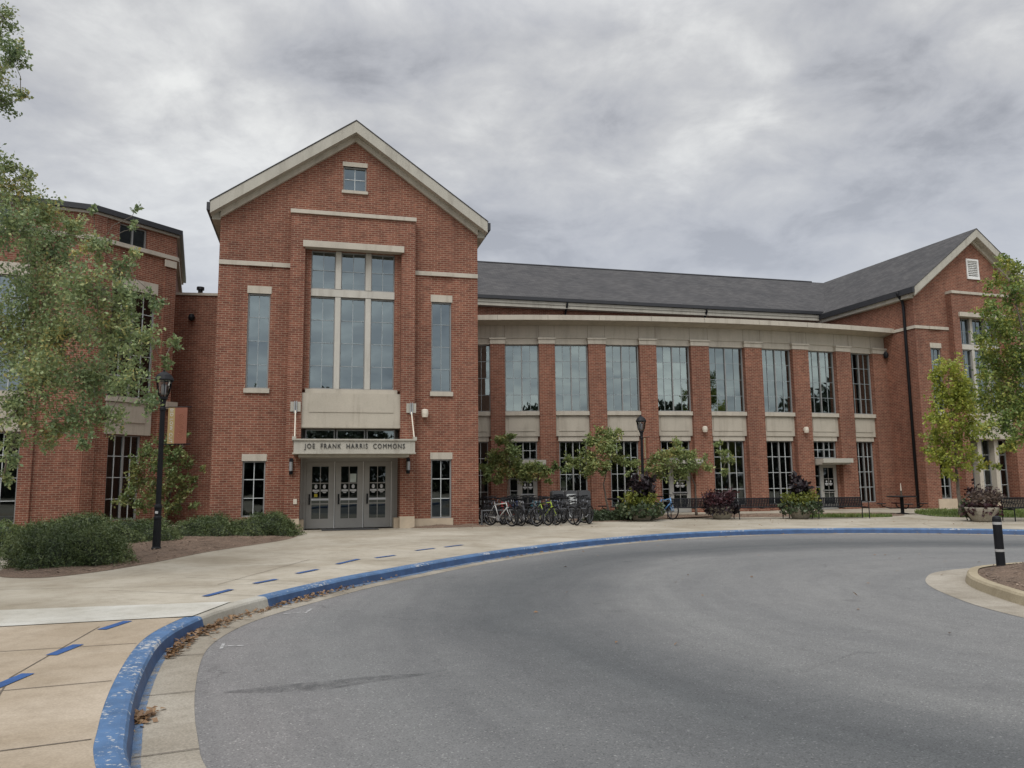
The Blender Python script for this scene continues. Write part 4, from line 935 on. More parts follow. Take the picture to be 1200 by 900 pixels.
def tree(name, label, cat, base, trunk_h, r0, clusters, nleaf, lsize, leafm, barkm, lean=(0, 0), aspect=.6, group=None, limb_every=1, flat=1.0, stems=1, sparse=.5):
    """clusters: [(Vector, radius)] in world space; limbs run from the trunk to each, twigs and leaves fill them"""
    base = Vector(base); root = thing(name, label, cat, base, group, baked=True)
    t = MB(); top = base + Vector((lean[0], lean[1], trunk_h))
    cz = [c.z for c, _ in clusters]; crown_top = max(clusters, key=lambda q: q[0].z)[0]
    spine = []
    for k in range(9):
        f = k/8
        p = base.lerp(top, min(1, f*2)) if f <= .5 else top.lerp(crown_top, (f-.5)*1.7)
        spine.append(p + Vector((rnd.uniform(-.03, .03), rnd.uniform(-.03, .03), 0))*(1 if k else 0)*trunk_h*.5)
    t.tube(spine, [r0*(1.25 if k == 0 else 1-.88*k/8) for k in range(9)], 9)
    pts = []; W = np.array([r**2.2 for _, r in clusters]); W = W/W.sum(); done = []
    order = sorted(range(len(clusters)), key=lambda i: (clusters[i][0].xy-top.xy).length + .25*abs(clusters[i][0].z-top.z))
    for i in order:
        (c, r), w = clusters[i], W[i]
        cand = [(spine[k], max(.014, r0*.42*(1-k/11))) for k in range(3, 9)] + done
        s, rr = min(cand, key=lambda q: (q[0]-c).length + (1.5*max(0, q[0].z-c.z-.2)))
        rr = max(.007, rr*.72); ln = (c-s).length
        m1 = s.lerp(c, .35) + Vector((rnd.gauss(0, .08), rnd.gauss(0, .08), .12))*ln; m2 = s.lerp(c, .7) + Vector((rnd.gauss(0, .07), rnd.gauss(0, .07), .10))*ln
        t.tube([s, m1, m2, c], [rr, rr*.85, rr*.7, rr*.5], 6, cap=False); done.append((c, rr*.62))
        nl = max(8, int(nleaf*w)); nt = max(3, int(nl/26))
        for q in range(nt):
            d = Vector((rnd.gauss(0, 1), rnd.gauss(0, 1), rnd.gauss(0, 1)*flat + .1)).normalized(); ln = r*(.45+.65*rnd.random()**.7)
            a = c + d*ln*rnd.uniform(.0, .45); e = c + d*ln; e.z += -.10*r*rnd.random()
            if q % 2 == 0: t.tube([c, a, a.lerp(e, .6)+Vector((0, 0, .05*r)), e], [rr*.3+.002, rr*.2+.002, .003, .0015], 4, cap=False)
            m = nl//nt
            f = np.sort(rng.random(m)**.7)[:, None]
            pts.append(np.array(a)[None]*(1-f) + np.array(e)[None]*f + rng.normal(size=(m, 3))*r*.11*sparse*2)
    t.build('trunk', barkm, root, smooth=True)
    link('crown', leaves_mesh('crown', np.concatenate(pts), None, lsize, aspect, leafm), root); return root
def cl(lst, Y, jy=.5, sc=None):
    out = []
    for q in lst:
        x, y, r = q[:3]; yy = Y + (q[3] if len(q) > 3 else rnd.uniform(-jy, jy)); out.append((atY(x, y, yy), r*yy/900))
    return out
# birch at the left edge, trunk beyond the frame
L0 = [(-14, 30, 30), (4, 20, 22), (12, 62, 24), (-10, 95, 34), (22, 55, 14), (28, 78, 12), (24, 112, 15), (4, 125, 20), (30, 205, 16), (-5, 195, 30), (18, 222, 30), (52, 250, 34), (18, 268, 40), (85, 268, 24), (60, 300, 45),
      (115, 292, 26), (140, 318, 24), (158, 300, 14), (100, 340, 45), (40, 345, 50), (148, 352, 28), (182, 352, 18), (130, 392, 42), (70, 395, 50), (15, 400, 50), (170, 402, 28), (204, 405, 14), (192, 424, 14),
      (110, 440, 42), (50, 445, 46), (155, 446, 30), (176, 470, 20), (20, 482, 34), (85, 487, 32), (126, 490, 24), (62, 508, 24), (100, 520, 14), (14, 522, 22), (4, 560, 15), (22, 545, 10), (159, 245, 9), (157, 268, 10), (108, 245, 10)]
L0 += [(x, y, 60) for x, y in ((-60, 60), (-90, 160), (-60, 220), (-70, 300), (-60, 380), (-70, 460), (-150, 120), (-160, 220), (-160, 320), (-150, 420), (-230, 250), (-230, 350), (-110, 20), (-110, -50), (-60, -40))]
tree('birch_tree', 'green birch tree with drooping sprays of small leaves in front of the polygonal brick bay', 'tree', (-11.3, 13.4, .1), 3.2, .16, cl(L0, 13.0, .8), 92000, .064, M['leaf_birch'], M['bark'], (.1, 0), .58)
# turning trees in the lawn at the right
R1 = [(1110, 430, 20), (1128, 448, 20), (1105, 462, 20), (1125, 478, 24), (1102, 492, 20), (1138, 500, 20), (1112, 515, 24), (1094, 530, 15), (1130, 535, 20), (1108, 548, 18), (1092, 512, 12), (1120, 460, 18), (1140, 470, 14), (1096, 446, 12), (1150, 545, 10)]
tree('gold_tree', 'slender young tree turning yellow gold beside the corner downspout', 'tree', gz(1126, 606, .15), 1.9, .085, cl(R1, 30.6, .5), 8000, .115, M['leaf_gold'], M['bark'], (0, 0), .7)
R2 = [(1178, 305, 14), (1192, 318, 18), (1165, 330, 15), (1185, 345, 26), (1160, 362, 20), (1200, 372, 30), (1172, 385, 28), (1152, 400, 16), (1195, 420, 34), (1165, 425, 28), (1148, 440, 15), (1185, 455, 30), (1160, 470, 22), (1200, 480, 30), (1175, 497, 22), (1155, 500, 14), (1195, 510, 18), (1180, 525, 14), (1220, 330, 26), (1225, 400, 36), (1240, 460, 34), (1230, 510, 24), (1168, 545, 9), (1250, 370, 30)]
tree('green_gold_tree', 'taller bushy tree of mixed green and gold leaves before the right hand gable', 'tree', (18.6, 26.6, .15), 2.4, .13, cl(R2, 26.6, .9), 19000, .105, M['leaf_mix'], M['bark'], (0, 0), .7)
_src = [o for o in bpy.data.objects if o.name == 'green_gold_tree'][0]
_t2 = copy_tree(_src); _t2.location = (30.5, 31.0, .1); _t2.scale = (1.25, 1.25, 1.2); _t2['label'] = 'leafy tree past the right hand gable, seen only mirrored in the last upper windows'
# dogwoods along the curved wing
D1 = [(590, 516, 12), (600, 528, 14), (583, 538, 14), (606, 545, 15), (572, 548, 12), (592, 553, 14), (625, 548, 14), (640, 553, 10), (615, 556, 12), (570, 558, 9), (652, 548, 8), (583, 565, 7), (598, 510, 7), (642, 564, 5)]
tree('dogwood_tree', 'small dogwood behind the parked bicycles nearest the entrance tower', 'tree', (-.25, 33.7, .16), 1.5, .05, cl(D1, 33.5, .5), 7000, .12, M['leaf_dogwood'], M['bark'], (.05, 0), .6, 'dogwood trees along the curved wing', flat=.7)
D2 = [(705, 506, 12), (718, 512, 12), (696, 520, 14), (712, 526, 16), (690, 533, 14), (676, 545, 12), (664, 550, 9), (700, 545, 16), (722, 540, 12), (688, 552, 10), (712, 552, 10), (726, 504, 7), (668, 538, 8)]
tree('dogwood_tree', 'small leaning dogwood over the dark groundcover left of the second lamp post', 'tree', (4.2, 33.9, .16), 1.4, .05, cl(D2, 33.6, .5), 4800, .12, M['leaf_dogwood'], M['bark'], (-.25, 0), .6, 'dogwood trees along the curved wing', flat=.7)
D3 = [(740, 545, 13), (755, 552, 11), (735, 556, 8), (775, 535, 15), (790, 528, 15), (780, 548, 16), (805, 535, 17), (800, 552, 16), (820, 545, 13), (770, 556, 10), (832, 552, 9), (846, 530, 10), (852, 540, 9), (848, 550, 8), (765, 540, 12), (795, 520, 8), (842, 522, 7)]
tree('dogwood_tree', 'widest spreading dogwood above the black bench and blue bicycle', 'tree', (7.9, 33.6, .16), 1.3, .055, cl(D3, 33.3, .5), 4200, .12, M['leaf_dogwood'], M['bark'], (.0, 0), .6, 'dogwood trees along the curved wing', flat=.7)
S1 = [(195, 520, 16), (175, 530, 16), (212, 530, 14), (160, 545, 14), (190, 545, 20), (222, 545, 12), (205, 560, 20), (170, 562, 20), (228, 565, 10), (150, 575, 14), (185, 580, 20), (215, 578, 16), (140, 590, 10), (165, 595, 14), (200, 596, 16), (226, 592, 9), (235, 548, 7), (218, 510, 7)]
tree('serviceberry_tree', 'low bushy multi-branched tree behind the lamp post against the brick link wall', 'tree', (-11.7, 26.2, .16), .8, .05, cl(S1, 26.0, .5), 5600, .095, M['leaf_shrub'], M['bark_dark'], (0, 0), .6)

def shrub(name, label, cat, c, rx, ry, rz, n, lsize, leafm, group=None, aspect=.25, core=True):
    root = thing(name, label, cat, (c[0], c[1], .16), group, baked=True)
    def bumpy(d):
        return 1 + .13*math.sin(d.x*5.1+c[0]*3) * math.cos(d.y*4.3+c[1]*2) + .09*math.sin(d.x*11+d.z*7+c[1]) + .06*math.sin(d.y*17+d.x*5)
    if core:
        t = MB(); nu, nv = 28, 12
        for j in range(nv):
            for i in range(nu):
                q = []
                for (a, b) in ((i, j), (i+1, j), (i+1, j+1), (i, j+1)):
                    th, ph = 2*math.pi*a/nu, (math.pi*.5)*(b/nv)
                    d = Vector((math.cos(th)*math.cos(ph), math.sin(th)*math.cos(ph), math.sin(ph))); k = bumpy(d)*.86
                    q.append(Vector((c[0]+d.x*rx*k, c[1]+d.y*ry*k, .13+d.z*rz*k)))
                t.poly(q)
        t.build('twigs', M['yew_core'], root, smooth=True)  # solid dark dome behind the leaves, in place of separate inner twigs
    P = np.zeros((n, 3)); Nn = np.zeros((n, 3))
    for i in range(n):
        th = rnd.uniform(0, 2*math.pi); sz = rnd.random()**.8
        d = Vector((math.cos(th)*math.sqrt(1-sz*sz), math.sin(th)*math.sqrt(1-sz*sz), sz)); k = bumpy(d)*(.84+.20*rnd.random())
        P[i] = (c[0]+d.x*rx*k, c[1]+d.y*ry*k, .14+d.z*rz*k)
    link('foliage', leaves_mesh('foliage', P, None, lsize, aspect, leafm), root)
    return root
YG = 'clipped yew shrubs in the bed by the entrance'
shrub('yew_shrub', 'largest rounded yew mound at the near end of the mulch bed', 'shrub', (-9.0, 15.9), 1.15, 1.05, .74, 16000, .07, M['leaf_yew'], YG)
shrub('yew_shrub', 'spreading low yew just behind the largest mound', 'shrub', (-10.5, 18.2), 1.35, 1.3, .72, 12000, .08, M['leaf_yew'], YG)
shrub('yew_shrub', 'yew clump directly behind the lamp post base', 'shrub', (-10.4, 21.4), 1.25, 1.05, .64, 9500, .08, M['leaf_yew'], YG)
shrub('yew_shrub', 'yew clump between the lamp post and the rounded end shrub', 'shrub', (-9.15, 23.4), 1.1, .9, .64, 8000, .08, M['leaf_yew'], YG)
shrub('yew_shrub', 'rounded yew at the doorway end of the hedge', 'shrub', (-7.55, 23.9), 1.05, .95, .68, 8000, .08, M['leaf_yew'], YG)
shrub('yew_shrub', 'yew pressed against the foot of the polygonal brick bay', 'shrub', (-12.6, 22.6), 1.4, 1.4, .75, 7000, .09, M['leaf_yew'], YG)
shrub('yew_shrub', 'small bright yew under the far left ground floor window', 'shrub', (-14.0, 20.7), 1.1, 1.2, .62, 6000, .09, M['leaf_shrub'], YG)
GC = 'juniper groundcover by the curved wing'
for x, y, rx, n, lab in ((3.5, 31.0, .75, 2600, 'groundcover tuft beside the dark litter bins'), (4.35, 31.2, .7, 2400, 'groundcover tuft under the leaning dogwood'), (5.1, 31.4, .6, 2000, 'groundcover tuft beside the lime planter')):
    shrub('groundcover_plant', 'dark low '+lab, 'plant', (x, y), rx, .5, .40, n, .09, M['leaf_cover'], GC, .4)

def broad_plant(name, label, cat, base, h, spread, n, lsize, leafm, group=None, stems=7, skirt=None):
    root = thing(name, label, cat, base, group, baked=True); base = Vector(base); t = MB(); pts = []
    for k in range(stems):
        a = 2*math.pi*k/stems + rnd.uniform(-.4, .4); r = spread*rnd.uniform(.35, 1)
        tip = base + Vector((math.cos(a)*r, math.sin(a)*r, h*rnd.uniform(.55, 1.05))); mid = base.lerp(tip, .5)+Vector((0, 0, .1*h))
        t.tube([base, mid, tip], [.014, .01, .004], 5)
        m = n//stems; f = rng.random(m)[:, None]**.6
        pts.append(np.array(base)[None]*(1-f)*.5 + np.array(mid)[None]*(1-f)*.5 + np.array(tip)[None]*f + rng.normal(size=(m, 3))*spread*.17)
    t.build('stem', M['bark_dark'], root); P = np.concatenate(pts); P[:, 2] = np.maximum(P[:, 2], base.z)
    link('foliage', leaves_mesh('foliage', P, None, lsize, .55, leafm), root)
    if skirt:
        m, sr, sh, sn, sl = skirt; th = rng.random(sn)*6.283; rr = sr*np.sqrt(rng.random(sn)); q = np.stack([base.x+rr*np.cos(th), base.y+rr*np.sin(th), base.z+sh*(rng.random(sn)*1.2-.55)*(1-.3*rr/sr)], 1)
        link('lower_foliage', leaves_mesh('lower_foliage', q, None, sl, .7, m), root)
    return root
def planter(loc, label, k=1.0):
    root = thing('planter_bowl', label, 'planter', loc, 'concrete planter bowls before the curved wing')
    t = MB(); t.lathe([(0, 0), (.30*k, 0), (.34*k, .04), (.50*k, .34*k), (.54*k, .46*k), (.54*k, .50*k), (.47*k, .50*k), (.45*k, .43*k), (0, .42*k)], 24); t.build('bowl', M['pot'], root, smooth=True)
    t = MB(); t.lathe([(.452*k, .435*k), (.2*k, .46*k), (0, .47*k)], 20); t.build('soil', M['mulch'], root); return root
def gl(px, py): p = gz(px, py, .16); return (p.x, p.y, .158)
pA, pB, pC, pD = gl(752, 610), gl(846, 608), gl(938, 607.5), gl(1152, 611)
planter(pA, 'pale planter bowl under the lime and near black plants beside the blue bicycle')
planter(pB, 'pale planter bowl under the maroon bush between two benches')
planter(pC, 'pale planter bowl below the tall dark plant with green skirt', .95)
planter(pD, 'pale planter bowl on the lawn edge behind the black bollard', 1.0)
def up(p, z, dx=0, dy=0): return (p[0]+dx, p[1]+dy, p[2]+z)
broad_plant('coleus_plant', 'tall near black leafy plant rising from the lime planting', 'plant', up(pA, .45, .1), 1.25, .55, 520, .24, M['leaf_black'], None, 9)
broad_plant('lime_plant', 'lime green mound filling the planter beside the blue bicycle', 'plant', up(pA, .42, -.1, -.1), .55, .75, 1500, .13, M['leaf_lime'], None, 12, (M['leaf_cover'], .95, .5, 1400, .13))
broad_plant('maroon_bush', 'wide rounded maroon bush between two black benches', 'plant', up(pB, .4), .62, .66, 2000, .12, M['leaf_purple'], None, 14, (M['leaf_black'], .7, .42, 900, .13))
broad_plant('canna_plant', 'upright near black plant with one tall spike between benches', 'plant', up(pC, .42, .05), 1.25, .32, 420, .24, M['leaf_black'], None, 7)
broad_plant('lime_plant', 'olive green skirt of leaves round the dark spiked plant', 'plant', up(pC, .42, 0, -.08), .55, .7, 1500, .12, M['leaf_lime'], None, 10, (M['leaf_cover'], .8, .45, 1000, .12))
broad_plant('rose_plant', 'dull rose and maroon flowering plant behind the black bollard', 'plant', up(pD, .42), .65, .6, 900, .12, M['leaf_pinkish'], None, 10, (M['leaf_purple'], .6, .5, 500, .13))
broad_plant('evergreen_plant', 'dark green rounded plant left of the flowering planter on the lawn', 'plant', up(gl(1138, 610), 0), .75, .4, 1100, .12, M['leaf_cover'], None, 9)
broad_plant('purple_plant', 'purple leaved plant against the ground floor windows of the gabled wing', 'plant', up(gl(1152, 604), 0), 1.15, .7, 700, .16, M['leaf_purple'], None, 9)

# woods and trees across the drive, behind the photographer: seen only as reflections in the glass
def far_woods():
    P = []; 
    for k in range(215):
        a = R(rnd.uniform(38, 318)); d = rnd.uniform(46, 62); c = Vector((5+math.sin(a)*d, 12+math.cos(a)*d, 0))
        if c.y > 62: continue
        h = rnd.uniform(8.5, 12.0) * (.85+.25*math.sin(a*9)); n = 620
        if c.y > 25: h *= .6
        th = rng.random(n)*6.283; z = rng.random(n); rad = (1.0+2.6*np.sin(np.pi*np.clip(z*.85+.12, 0, 1)))*np.sqrt(rng.random(n))
        P.append(np.stack([c.x+rad*np.cos(th), c.y+rad*np.sin(th), z*h], 1))
    me = leaves_mesh('woodland', np.concatenate(P), None, .72, .7, M['wood_far']); tag(link('woodland', me), kind='stuff')
far_woods()

# dry leaves along the gutter and scattered
def litter():
    pts = []
    i0, i1 = kidx(-3.72, 7.9), kidx(-2.3, 14.6)
    for _ in range(1500):
        i = rnd.randint(i0, i1); y = KERB[i].y
        w = math.exp(-((y-9.2)/1.1)**2)*.8 + math.exp(-((y-12.2)/1.0)**2)*.6 + .05
        if rnd.random() > w: continue
        p = koff(i, .24+abs(rnd.gauss(0, .09)), .012+.03*rnd.random()); pts.append(p)
    c = gz(160, 845)
    for _ in range(120): pts.append(Vector((c.x+rnd.gauss(0, .07), c.y+rnd.gauss(0, .09), .012+.03*rnd.random())))
    for _ in range(150):
        i = rnd.randint(kidx(-1, 17.4), kidx(15.3, 23.4)); pts.append(koff(i, .26+abs(rnd.gauss(0, .12)), .012))
    for _ in range(60): pts.append(Vector((rnd.uniform(0, 14), rnd.uniform(8, 23), .012)))
    for _ in range(150): pts.append(Vector((rnd.uniform(-7, 16), rnd.uniform(26, 31), .165)))
    P = np.array(pts); N = np.tile(np.array([[0, 0, 1.0]]), (len(P), 1)); r = rng
    a = r.random(len(P))*6.283; d = np.stack([np.cos(a), np.sin(a), r.normal(size=len(P))*.25], 1); L = (.045+.035*r.random(len(P)))[:, None]
    s = np.stack([-np.sin(a), np.cos(a), r.normal(size=len(P))*.3], 1)
    V = np.stack([P, P+d*L*.5+s*L*.33+[0, 0, .006], P+d*L, P+d*L*.5-s*L*.33+[0, 0, .006]], 1).reshape(-1, 3); V[:, 2] = np.maximum(V[:, 2], .012)
    n = len(P); me = bpy.data.meshes.new('fallen_leaves'); me.from_pydata(V.tolist(), [], [(4*i, 4*i+1, 4*i+2, 4*i+3) for i in range(n)]); me.materials.append(M['litter'])
    tag(link('fallen_leaves', me), kind='stuff')
litter()
def chips():
    V, Fc = [], []
    dg = [o for o in bpy.data.objects if o.name.split('.')[0] in ('mulch_bed', 'island_mulch')]
    for o in dg:
        me = o.data; ar = [p.area for p in me.polygons]; tot = sum(ar)
        near = 1 if (o.name == 'mulch_bed' or o.name == 'island_mulch') else .35
        for p in me.polygons:
            k = p.area*55*near; k = int(k) + (rnd.random() < k % 1); vs = [me.vertices[i].co for i in p.vertices]
            for _ in range(k):
                w = [rnd.random()**1.2 for _ in vs]; sw = sum(w); c = sum((v*q for v, q in zip(vs, w)), Vector())/sw
                a = rnd.uniform(0, 6.28); l = rnd.uniform(.03, .10); h = rnd.uniform(.008, .02); d = Vector((math.cos(a), math.sin(a), rnd.uniform(-.15, .3)))*l; n = Vector((-math.sin(a), math.cos(a), 0))*h; i = len(V); c = c+Vector((0, 0, .012))
                V += [tuple(c-n), tuple(c+d-n*.6), tuple(c+d+n*.6), tuple(c+n)]; Fc.append((i, i+1, i+2, i+3))
    me = bpy.data.meshes.new('mulch_chips'); me.from_pydata(V, [], Fc); me.materials.append(M['chips']); tag(link('mulch_chips', me), kind='stuff')
M['chips'] = leaf_mat('mulch chips', [(0, (.05, .032, .022)), (.5, (.17, .115, .08)), (1, (.34, .25, .18))], .05)
chips()

# ------------------------------------------------------------------ street furniture
def lamp_post(loc, label, sticker=False):
    root = thing('lamp_post', label, 'lamp post', loc, 'black lamp posts with glass lanterns')
    t = MB(); t.lathe([(0, 0), (0.115, 0), (0.115, 0.05), (0.0925, 0.09), (0.0873, 0.5), (0.0829, 0.74), (0.0925, 0.76), (0.0925, 0.8), (0.0777, 0.83), (0.0777, 1), (0.0873, 1.02), (0.0873, 1.06), (0.0612, 1.12), (0.0562, 3.4), (0.072, 3.42), (0.072, 3.47), (0.0576, 3.5), (0.068, 3.68), (0.102, 3.7), (0.102, 3.76), (0, 3.77)], 20)
    t.build('post', M['black'], root, smooth=False)
    t = MB(); t.lathe([(.09, 3.76), (.135, 3.86), (.185, 4.16), (.185, 4.18), (0, 4.18)], 16); lan = t.build('lantern_glass', M['globe'], root)
    t = MB(); t.lathe([(0, 3.80), (.05, 3.82), (.06, 4.05), (0, 4.10)], 10); t.build('bulb_cover', M['sticker'], lan)
    t = MB()
    for k in range(6):
        a = math.pi*k/3; t.tube([(.10*math.cos(a), .10*math.sin(a), 3.76), (.145*math.cos(a), .145*math.sin(a), 3.86), (.196*math.cos(a), .196*math.sin(a), 4.17)], .010, 5)
    t.build('lantern_cage', M['black'], root)
    t = MB(); t.lathe([(.215, 4.16), (.225, 4.19), (.17, 4.30), (.09, 4.37), (.03, 4.40), (.035, 4.44), (0, 4.47)], 18); t.build('lantern_cap', M['black'], root)
    root.scale = (1, 1, .965)
    if sticker:
        t = MB(); w = [(-.045, -.01), (.05, -.03), (.055, .035), (-.03, .04)]; t.poly([(x*.8, -.0905, .91+z) for x, z in w]); t.build('sticker', M['sticker'], root)
    return root
lA = lamp_post((-8.4, 18.38, .22), 'black lamp post with lantern beside the rust banner in the mulch bed', True)
lB = lamp_post((5.42, 32.3, .16), 'black lamp post with dark capped lantern behind the lime planter')
def banner(loc, yaw, label, length=.47, h=.86):
    root = thing('lamp_banner', label, 'banner', loc, 'banners on the lamp posts')
    z0 = 0
    t = MB(); t.bx(.08, .08+length*.36, -.006, .006, z0, z0+h, 0); t.bx(.08+length*.36, .08+length, -.006, .006, z0, z0+h, 1); cloth = t.build('banner_cloth', [M['yellow'], M['rust']], root)
    for z in (z0-.015, z0+h+.015):
        t = MB(); t.tube([(-.02, 0, z), (.66, 0, z)], .012, 8); t.build('banner_rod', M['black'], root)
    me = text_mesh('BID LOW CUT', .115, .001, 1.15); me.transform(Matrix.Rotation(R(-90), 4, 'Z')); me.transform(Matrix(((1, 0, 0, .08+length*.18), (0, 0, -1, -.0085), (0, 1, 0, z0+h/2), (0, 0, 0, 1))))
    me.materials.clear(); me.materials.append(M['sticker']); link('banner_lettering', me, cloth)
    t = MB(); cx = .08+length*.68
    for k, (dx, dz, a, b, tilt) in enumerate(((.0, .66, .075, .05, .6), (.03, .54, .06, .035, -.5), (0, .42, .07, .06, .1), (.02, .28, .075, .045, .5), (-.01, .17, .08, .04, -.7))):
        pts = []
        for q in range(17):
            w = 2*math.pi*q/16; x, y = a*math.cos(w), b*math.sin(w); pts.append((cx+dx+x*math.cos(tilt)-y*math.sin(tilt), -.009, z0+dz+x*math.sin(tilt)+y*math.cos(tilt)))
        t.tube(pts, .004, 4)
        t.tube([(cx+dx-.05*math.cos(tilt), -.009, z0+dz-.05*math.sin(tilt)), (cx+dx+.05*math.cos(tilt), -.009, z0+dz+.05*math.sin(tilt))], .003, 4)
    t.build('banner_print', M['orangeline'], cloth)
    root.rotation_euler.z = yaw; return root
banner((-8.33, 18.36, 2.72), R(-4), 'yellow and rust red banner hanging from the nearer lamp post over the yews')
banner((5.48, 32.22, 2.62), R(-78), 'banner seen nearly edge-on under the dark capped lantern')

def bollard(loc):
    root = thing('bollard', 'black bollard with two white bands standing on the mulched island', 'bollard', loc); root.rotation_euler = (0, R(-.4), 0)
    t = MB(); t.lathe([(0, -.05), (.072, -.05), (.072, .78), (.06, .815), (.03, .83), (0, .832)], 20); t.build('post', M['black'], root)
    for z in (.21, .68):
        t = MB(); t.lathe([(.0725, z), (.0745, z), (.0745, z+.045), (.0725, z+.045)], 20); t.build('reflective_band', M['bandgrey'], root)
p = gz(1173, 662, .2); bollard((p.x, p.y, .22))

# bicycles
CW = {}
def cpaint(name, c, metal=.0): CW[name] = plain(name+' bicycle paint', c, .3, metal, .05); return CW[name]
for n_, c_ in (('black', (.02, .02, .022)), ('white', (.46, .46, .45)), ('silver', (.36, .37, .39)), ('red', (.30, .03, .03)), ('lime', (.36, .47, .05)), ('teal', (.03, .12, .16)), ('sky blue', (.16, .36, .66)), ('charcoal', (.06, .062, .07)), ('navy', (.03, .05, .13))): cpaint(n_, c_)
def make_bike():
    root = thing('bicycle', 'bicycle', 'bicycle', (0, 0, 0)); r = .335
    BB, ST, HT, HB = (-.06, 0, .29), (-.20, 0, .80), (.36, 0, .82), (.40, 0, .68); RW, FW = (-.50, 0, r), (.56, 0, r)
    t = MB()
    t.tube([BB, ST], .018, 8); t.tube([(-.185, 0, .76), HT], .019, 8); t.tube([BB, HB], .021, 8); t.tube([HT, HB], .023, 8)
    for s in (-1, 1): t.tube([BB, (-.30, s*.055, .31), (RW[0], s*.06, r)], .010, 6); t.tube([(-.185, 0, .76), (-.24, s*.05, .68), (RW[0], s*.06, r)], .009, 6)
    t.build('frame', CW['black'], root, smooth=True)
    t = MB(); t.tube([HT, (.345, 0, .88)], .016, 8); t.tube([(.40, -.05, .66), (.40, .05, .66)], .02, 8)
    for s in (-1, 1): t.tube([(.40, s*.05, .66), (.46, s*.055, .52), (FW[0], s*.055, r)], .013, 6)
    t.build('fork', CW['black'], root, smooth=True)
    t = MB(); t.tube([(.345, 0, .88), (.36, 0, .97), (.42, 0, .985)], .014, 6); t.tube([(.36, -.29, 1.0), (.40, -.18, 1.0), (.43, 0, .985), (.40, .18, 1.0), (.36, .29, 1.0)], .012, 6)
    hb = t.build('handlebar', M['black'], root, smooth=True)
    t = MB(); 
    for s in (-1, 1): t.tube([(.30, s*.31, 1.0), (.37, s*.26, 1.0)], .018, 6)
    t.build('grips', M['rubber'], hb)
    t = MB(); t.tube([ST, (-.235, 0, .91)], .013, 6); t.build('seat_post', M['chrome'], root)
    t = MB(); prof = [(-.15, .085), (-.10, .10), (-.02, .07), (.06, .035), (.14, .02)]
    for i in range(len(prof)-1):
        (x0, w0), (x1, w1) = prof[i], prof[i+1]; X0, X1 = x0-.235, x1-.235
        t.poly([(X0, -w0, .925), (X1, -w1, .93), (X1, w1, .93), (X0, w0, .925)][::1]); t.poly([(X0, -w0, .89), (X0, w0, .89), (X1, w1, .90), (X1, -w1, .90)])
        t.poly([(X0, -w0, .89), (X1, -w1, .90), (X1, -w1, .93), (X0, -w0, .925)]); t.poly([(X1, w1, .90), (X0, w0, .89), (X0, w0, .925), (X1, w1, .93)])
    t.poly([(-.385, -.085, .89), (-.385, -.085, .925), (-.385, .085, .925), (-.385, .085, .89)]); t.poly([(-.095, -.02, .90), (-.095, .02, .90), (-.095, .02, .93), (-.095, -.02, .93)])
    t.build('saddle', M['rubber'], root)
    t = MB(); t.lathe([(.0, -.012), (.095, -.008), (.095, .008), (0, .012)], 18, (BB[0], -.05, BB[2]), axis='Y'); t.tube([(BB[0], -.075, BB[2]), (BB[0]+.12, -.085, BB[2]-.11)], .011, 6); t.tube([(BB[0], .075, BB[2]), (BB[0]-.12, .085, BB[2]+.11)], .011, 6); t.tube([(BB[0], -.08, BB[2]), (BB[0], .08, BB[2])], .016, 8)
    cr = t.build('crankset', M['steel'], root)
    for s, x, z in ((-1, .12, -.11), (1, -.12, .11)):
        t = MB(); t.bx(BB[0]+x-.045, BB[0]+x+.045, *sorted((s*.09, s*.17)), BB[2]+z-.012, BB[2]+z+.012); t.build('pedal', M['rubber'], cr)
    for c in (RW, FW):
        t = MB(); t.tube([(c[0], -.05, c[2]), (c[0], .05, c[2])], .02, 8)
        for k in range(16):
            a = 2*math.pi*k/16; t.tube([(c[0], (.025 if k % 2 else -.025), c[2]), (c[0]+(r-.04)*math.cos(a), 0, c[2]+(r-.04)*math.sin(a))], .0022, 4, cap=False)
        wh = t.build('wheel', M['rimdark'], root)
        t = MB(); t.torus(r-.022, .022, 32, 8, c); t.build('tyre', M['rubber'], wh, smooth=True)
        t = MB(); t.torus(r-.05, .012, 32, 6, c); t.build('rim', M['rimdark'], wh, smooth=True)
    for o in [root] + [k for k in kids(root)]: pass
    return root
bike0 = make_bike()
def recolour(root, m):
    for k in kids(root):
        if k.name.split('.')[0] in ('frame', 'fork'):
            k.material_slots[0].link = 'OBJECT'; k.material_slots[0].material = m
def add_racing_bits(root, what):
    if what == 'basket':
        t = MB(); 
        for z in (.78, .86, .94): t.tube([(.50, -.15, z), (.76, -.13, z), (.76, .13, z), (.50, .15, z), (.50, -.15, z)], .006, 4)
        for y in (-.14, -.05, .05, .14):
            t.tube([(.50, y, .94), (.52, y, .76), (.74, y, .76), (.76, y, .94)], .005, 4)
        t.build('basket', M['black'], root)
    if what == 'mudguard':
        t = MB()
        for c in ((-.50, .335),):
            P = [(c[0]+.375*math.cos(a), 0, c[1]+.375*math.sin(a)) for a in np.linspace(R(20), R(200), 10)]; t.tube(P, .02, 6)
        t.build('mudguard', M['black'], root, smooth=True)
    if what == 'rack':
        t = MB(); t.bx(-.72, -.32, -.07, .07, .72, .735); t.tube([(-.5, -.07, .335), (-.6, -.07, .72)], .006, 4); t.tube([(-.5, .07, .335), (-.6, .07, .72)], .006, 4); t.build('luggage_rack', M['black'], root)
    if what == 'bag':
        t = MB(); t.bx(-.70, -.36, -.12, .12, .735, .95); t.build('pannier_bag', M['bingrey'], root)
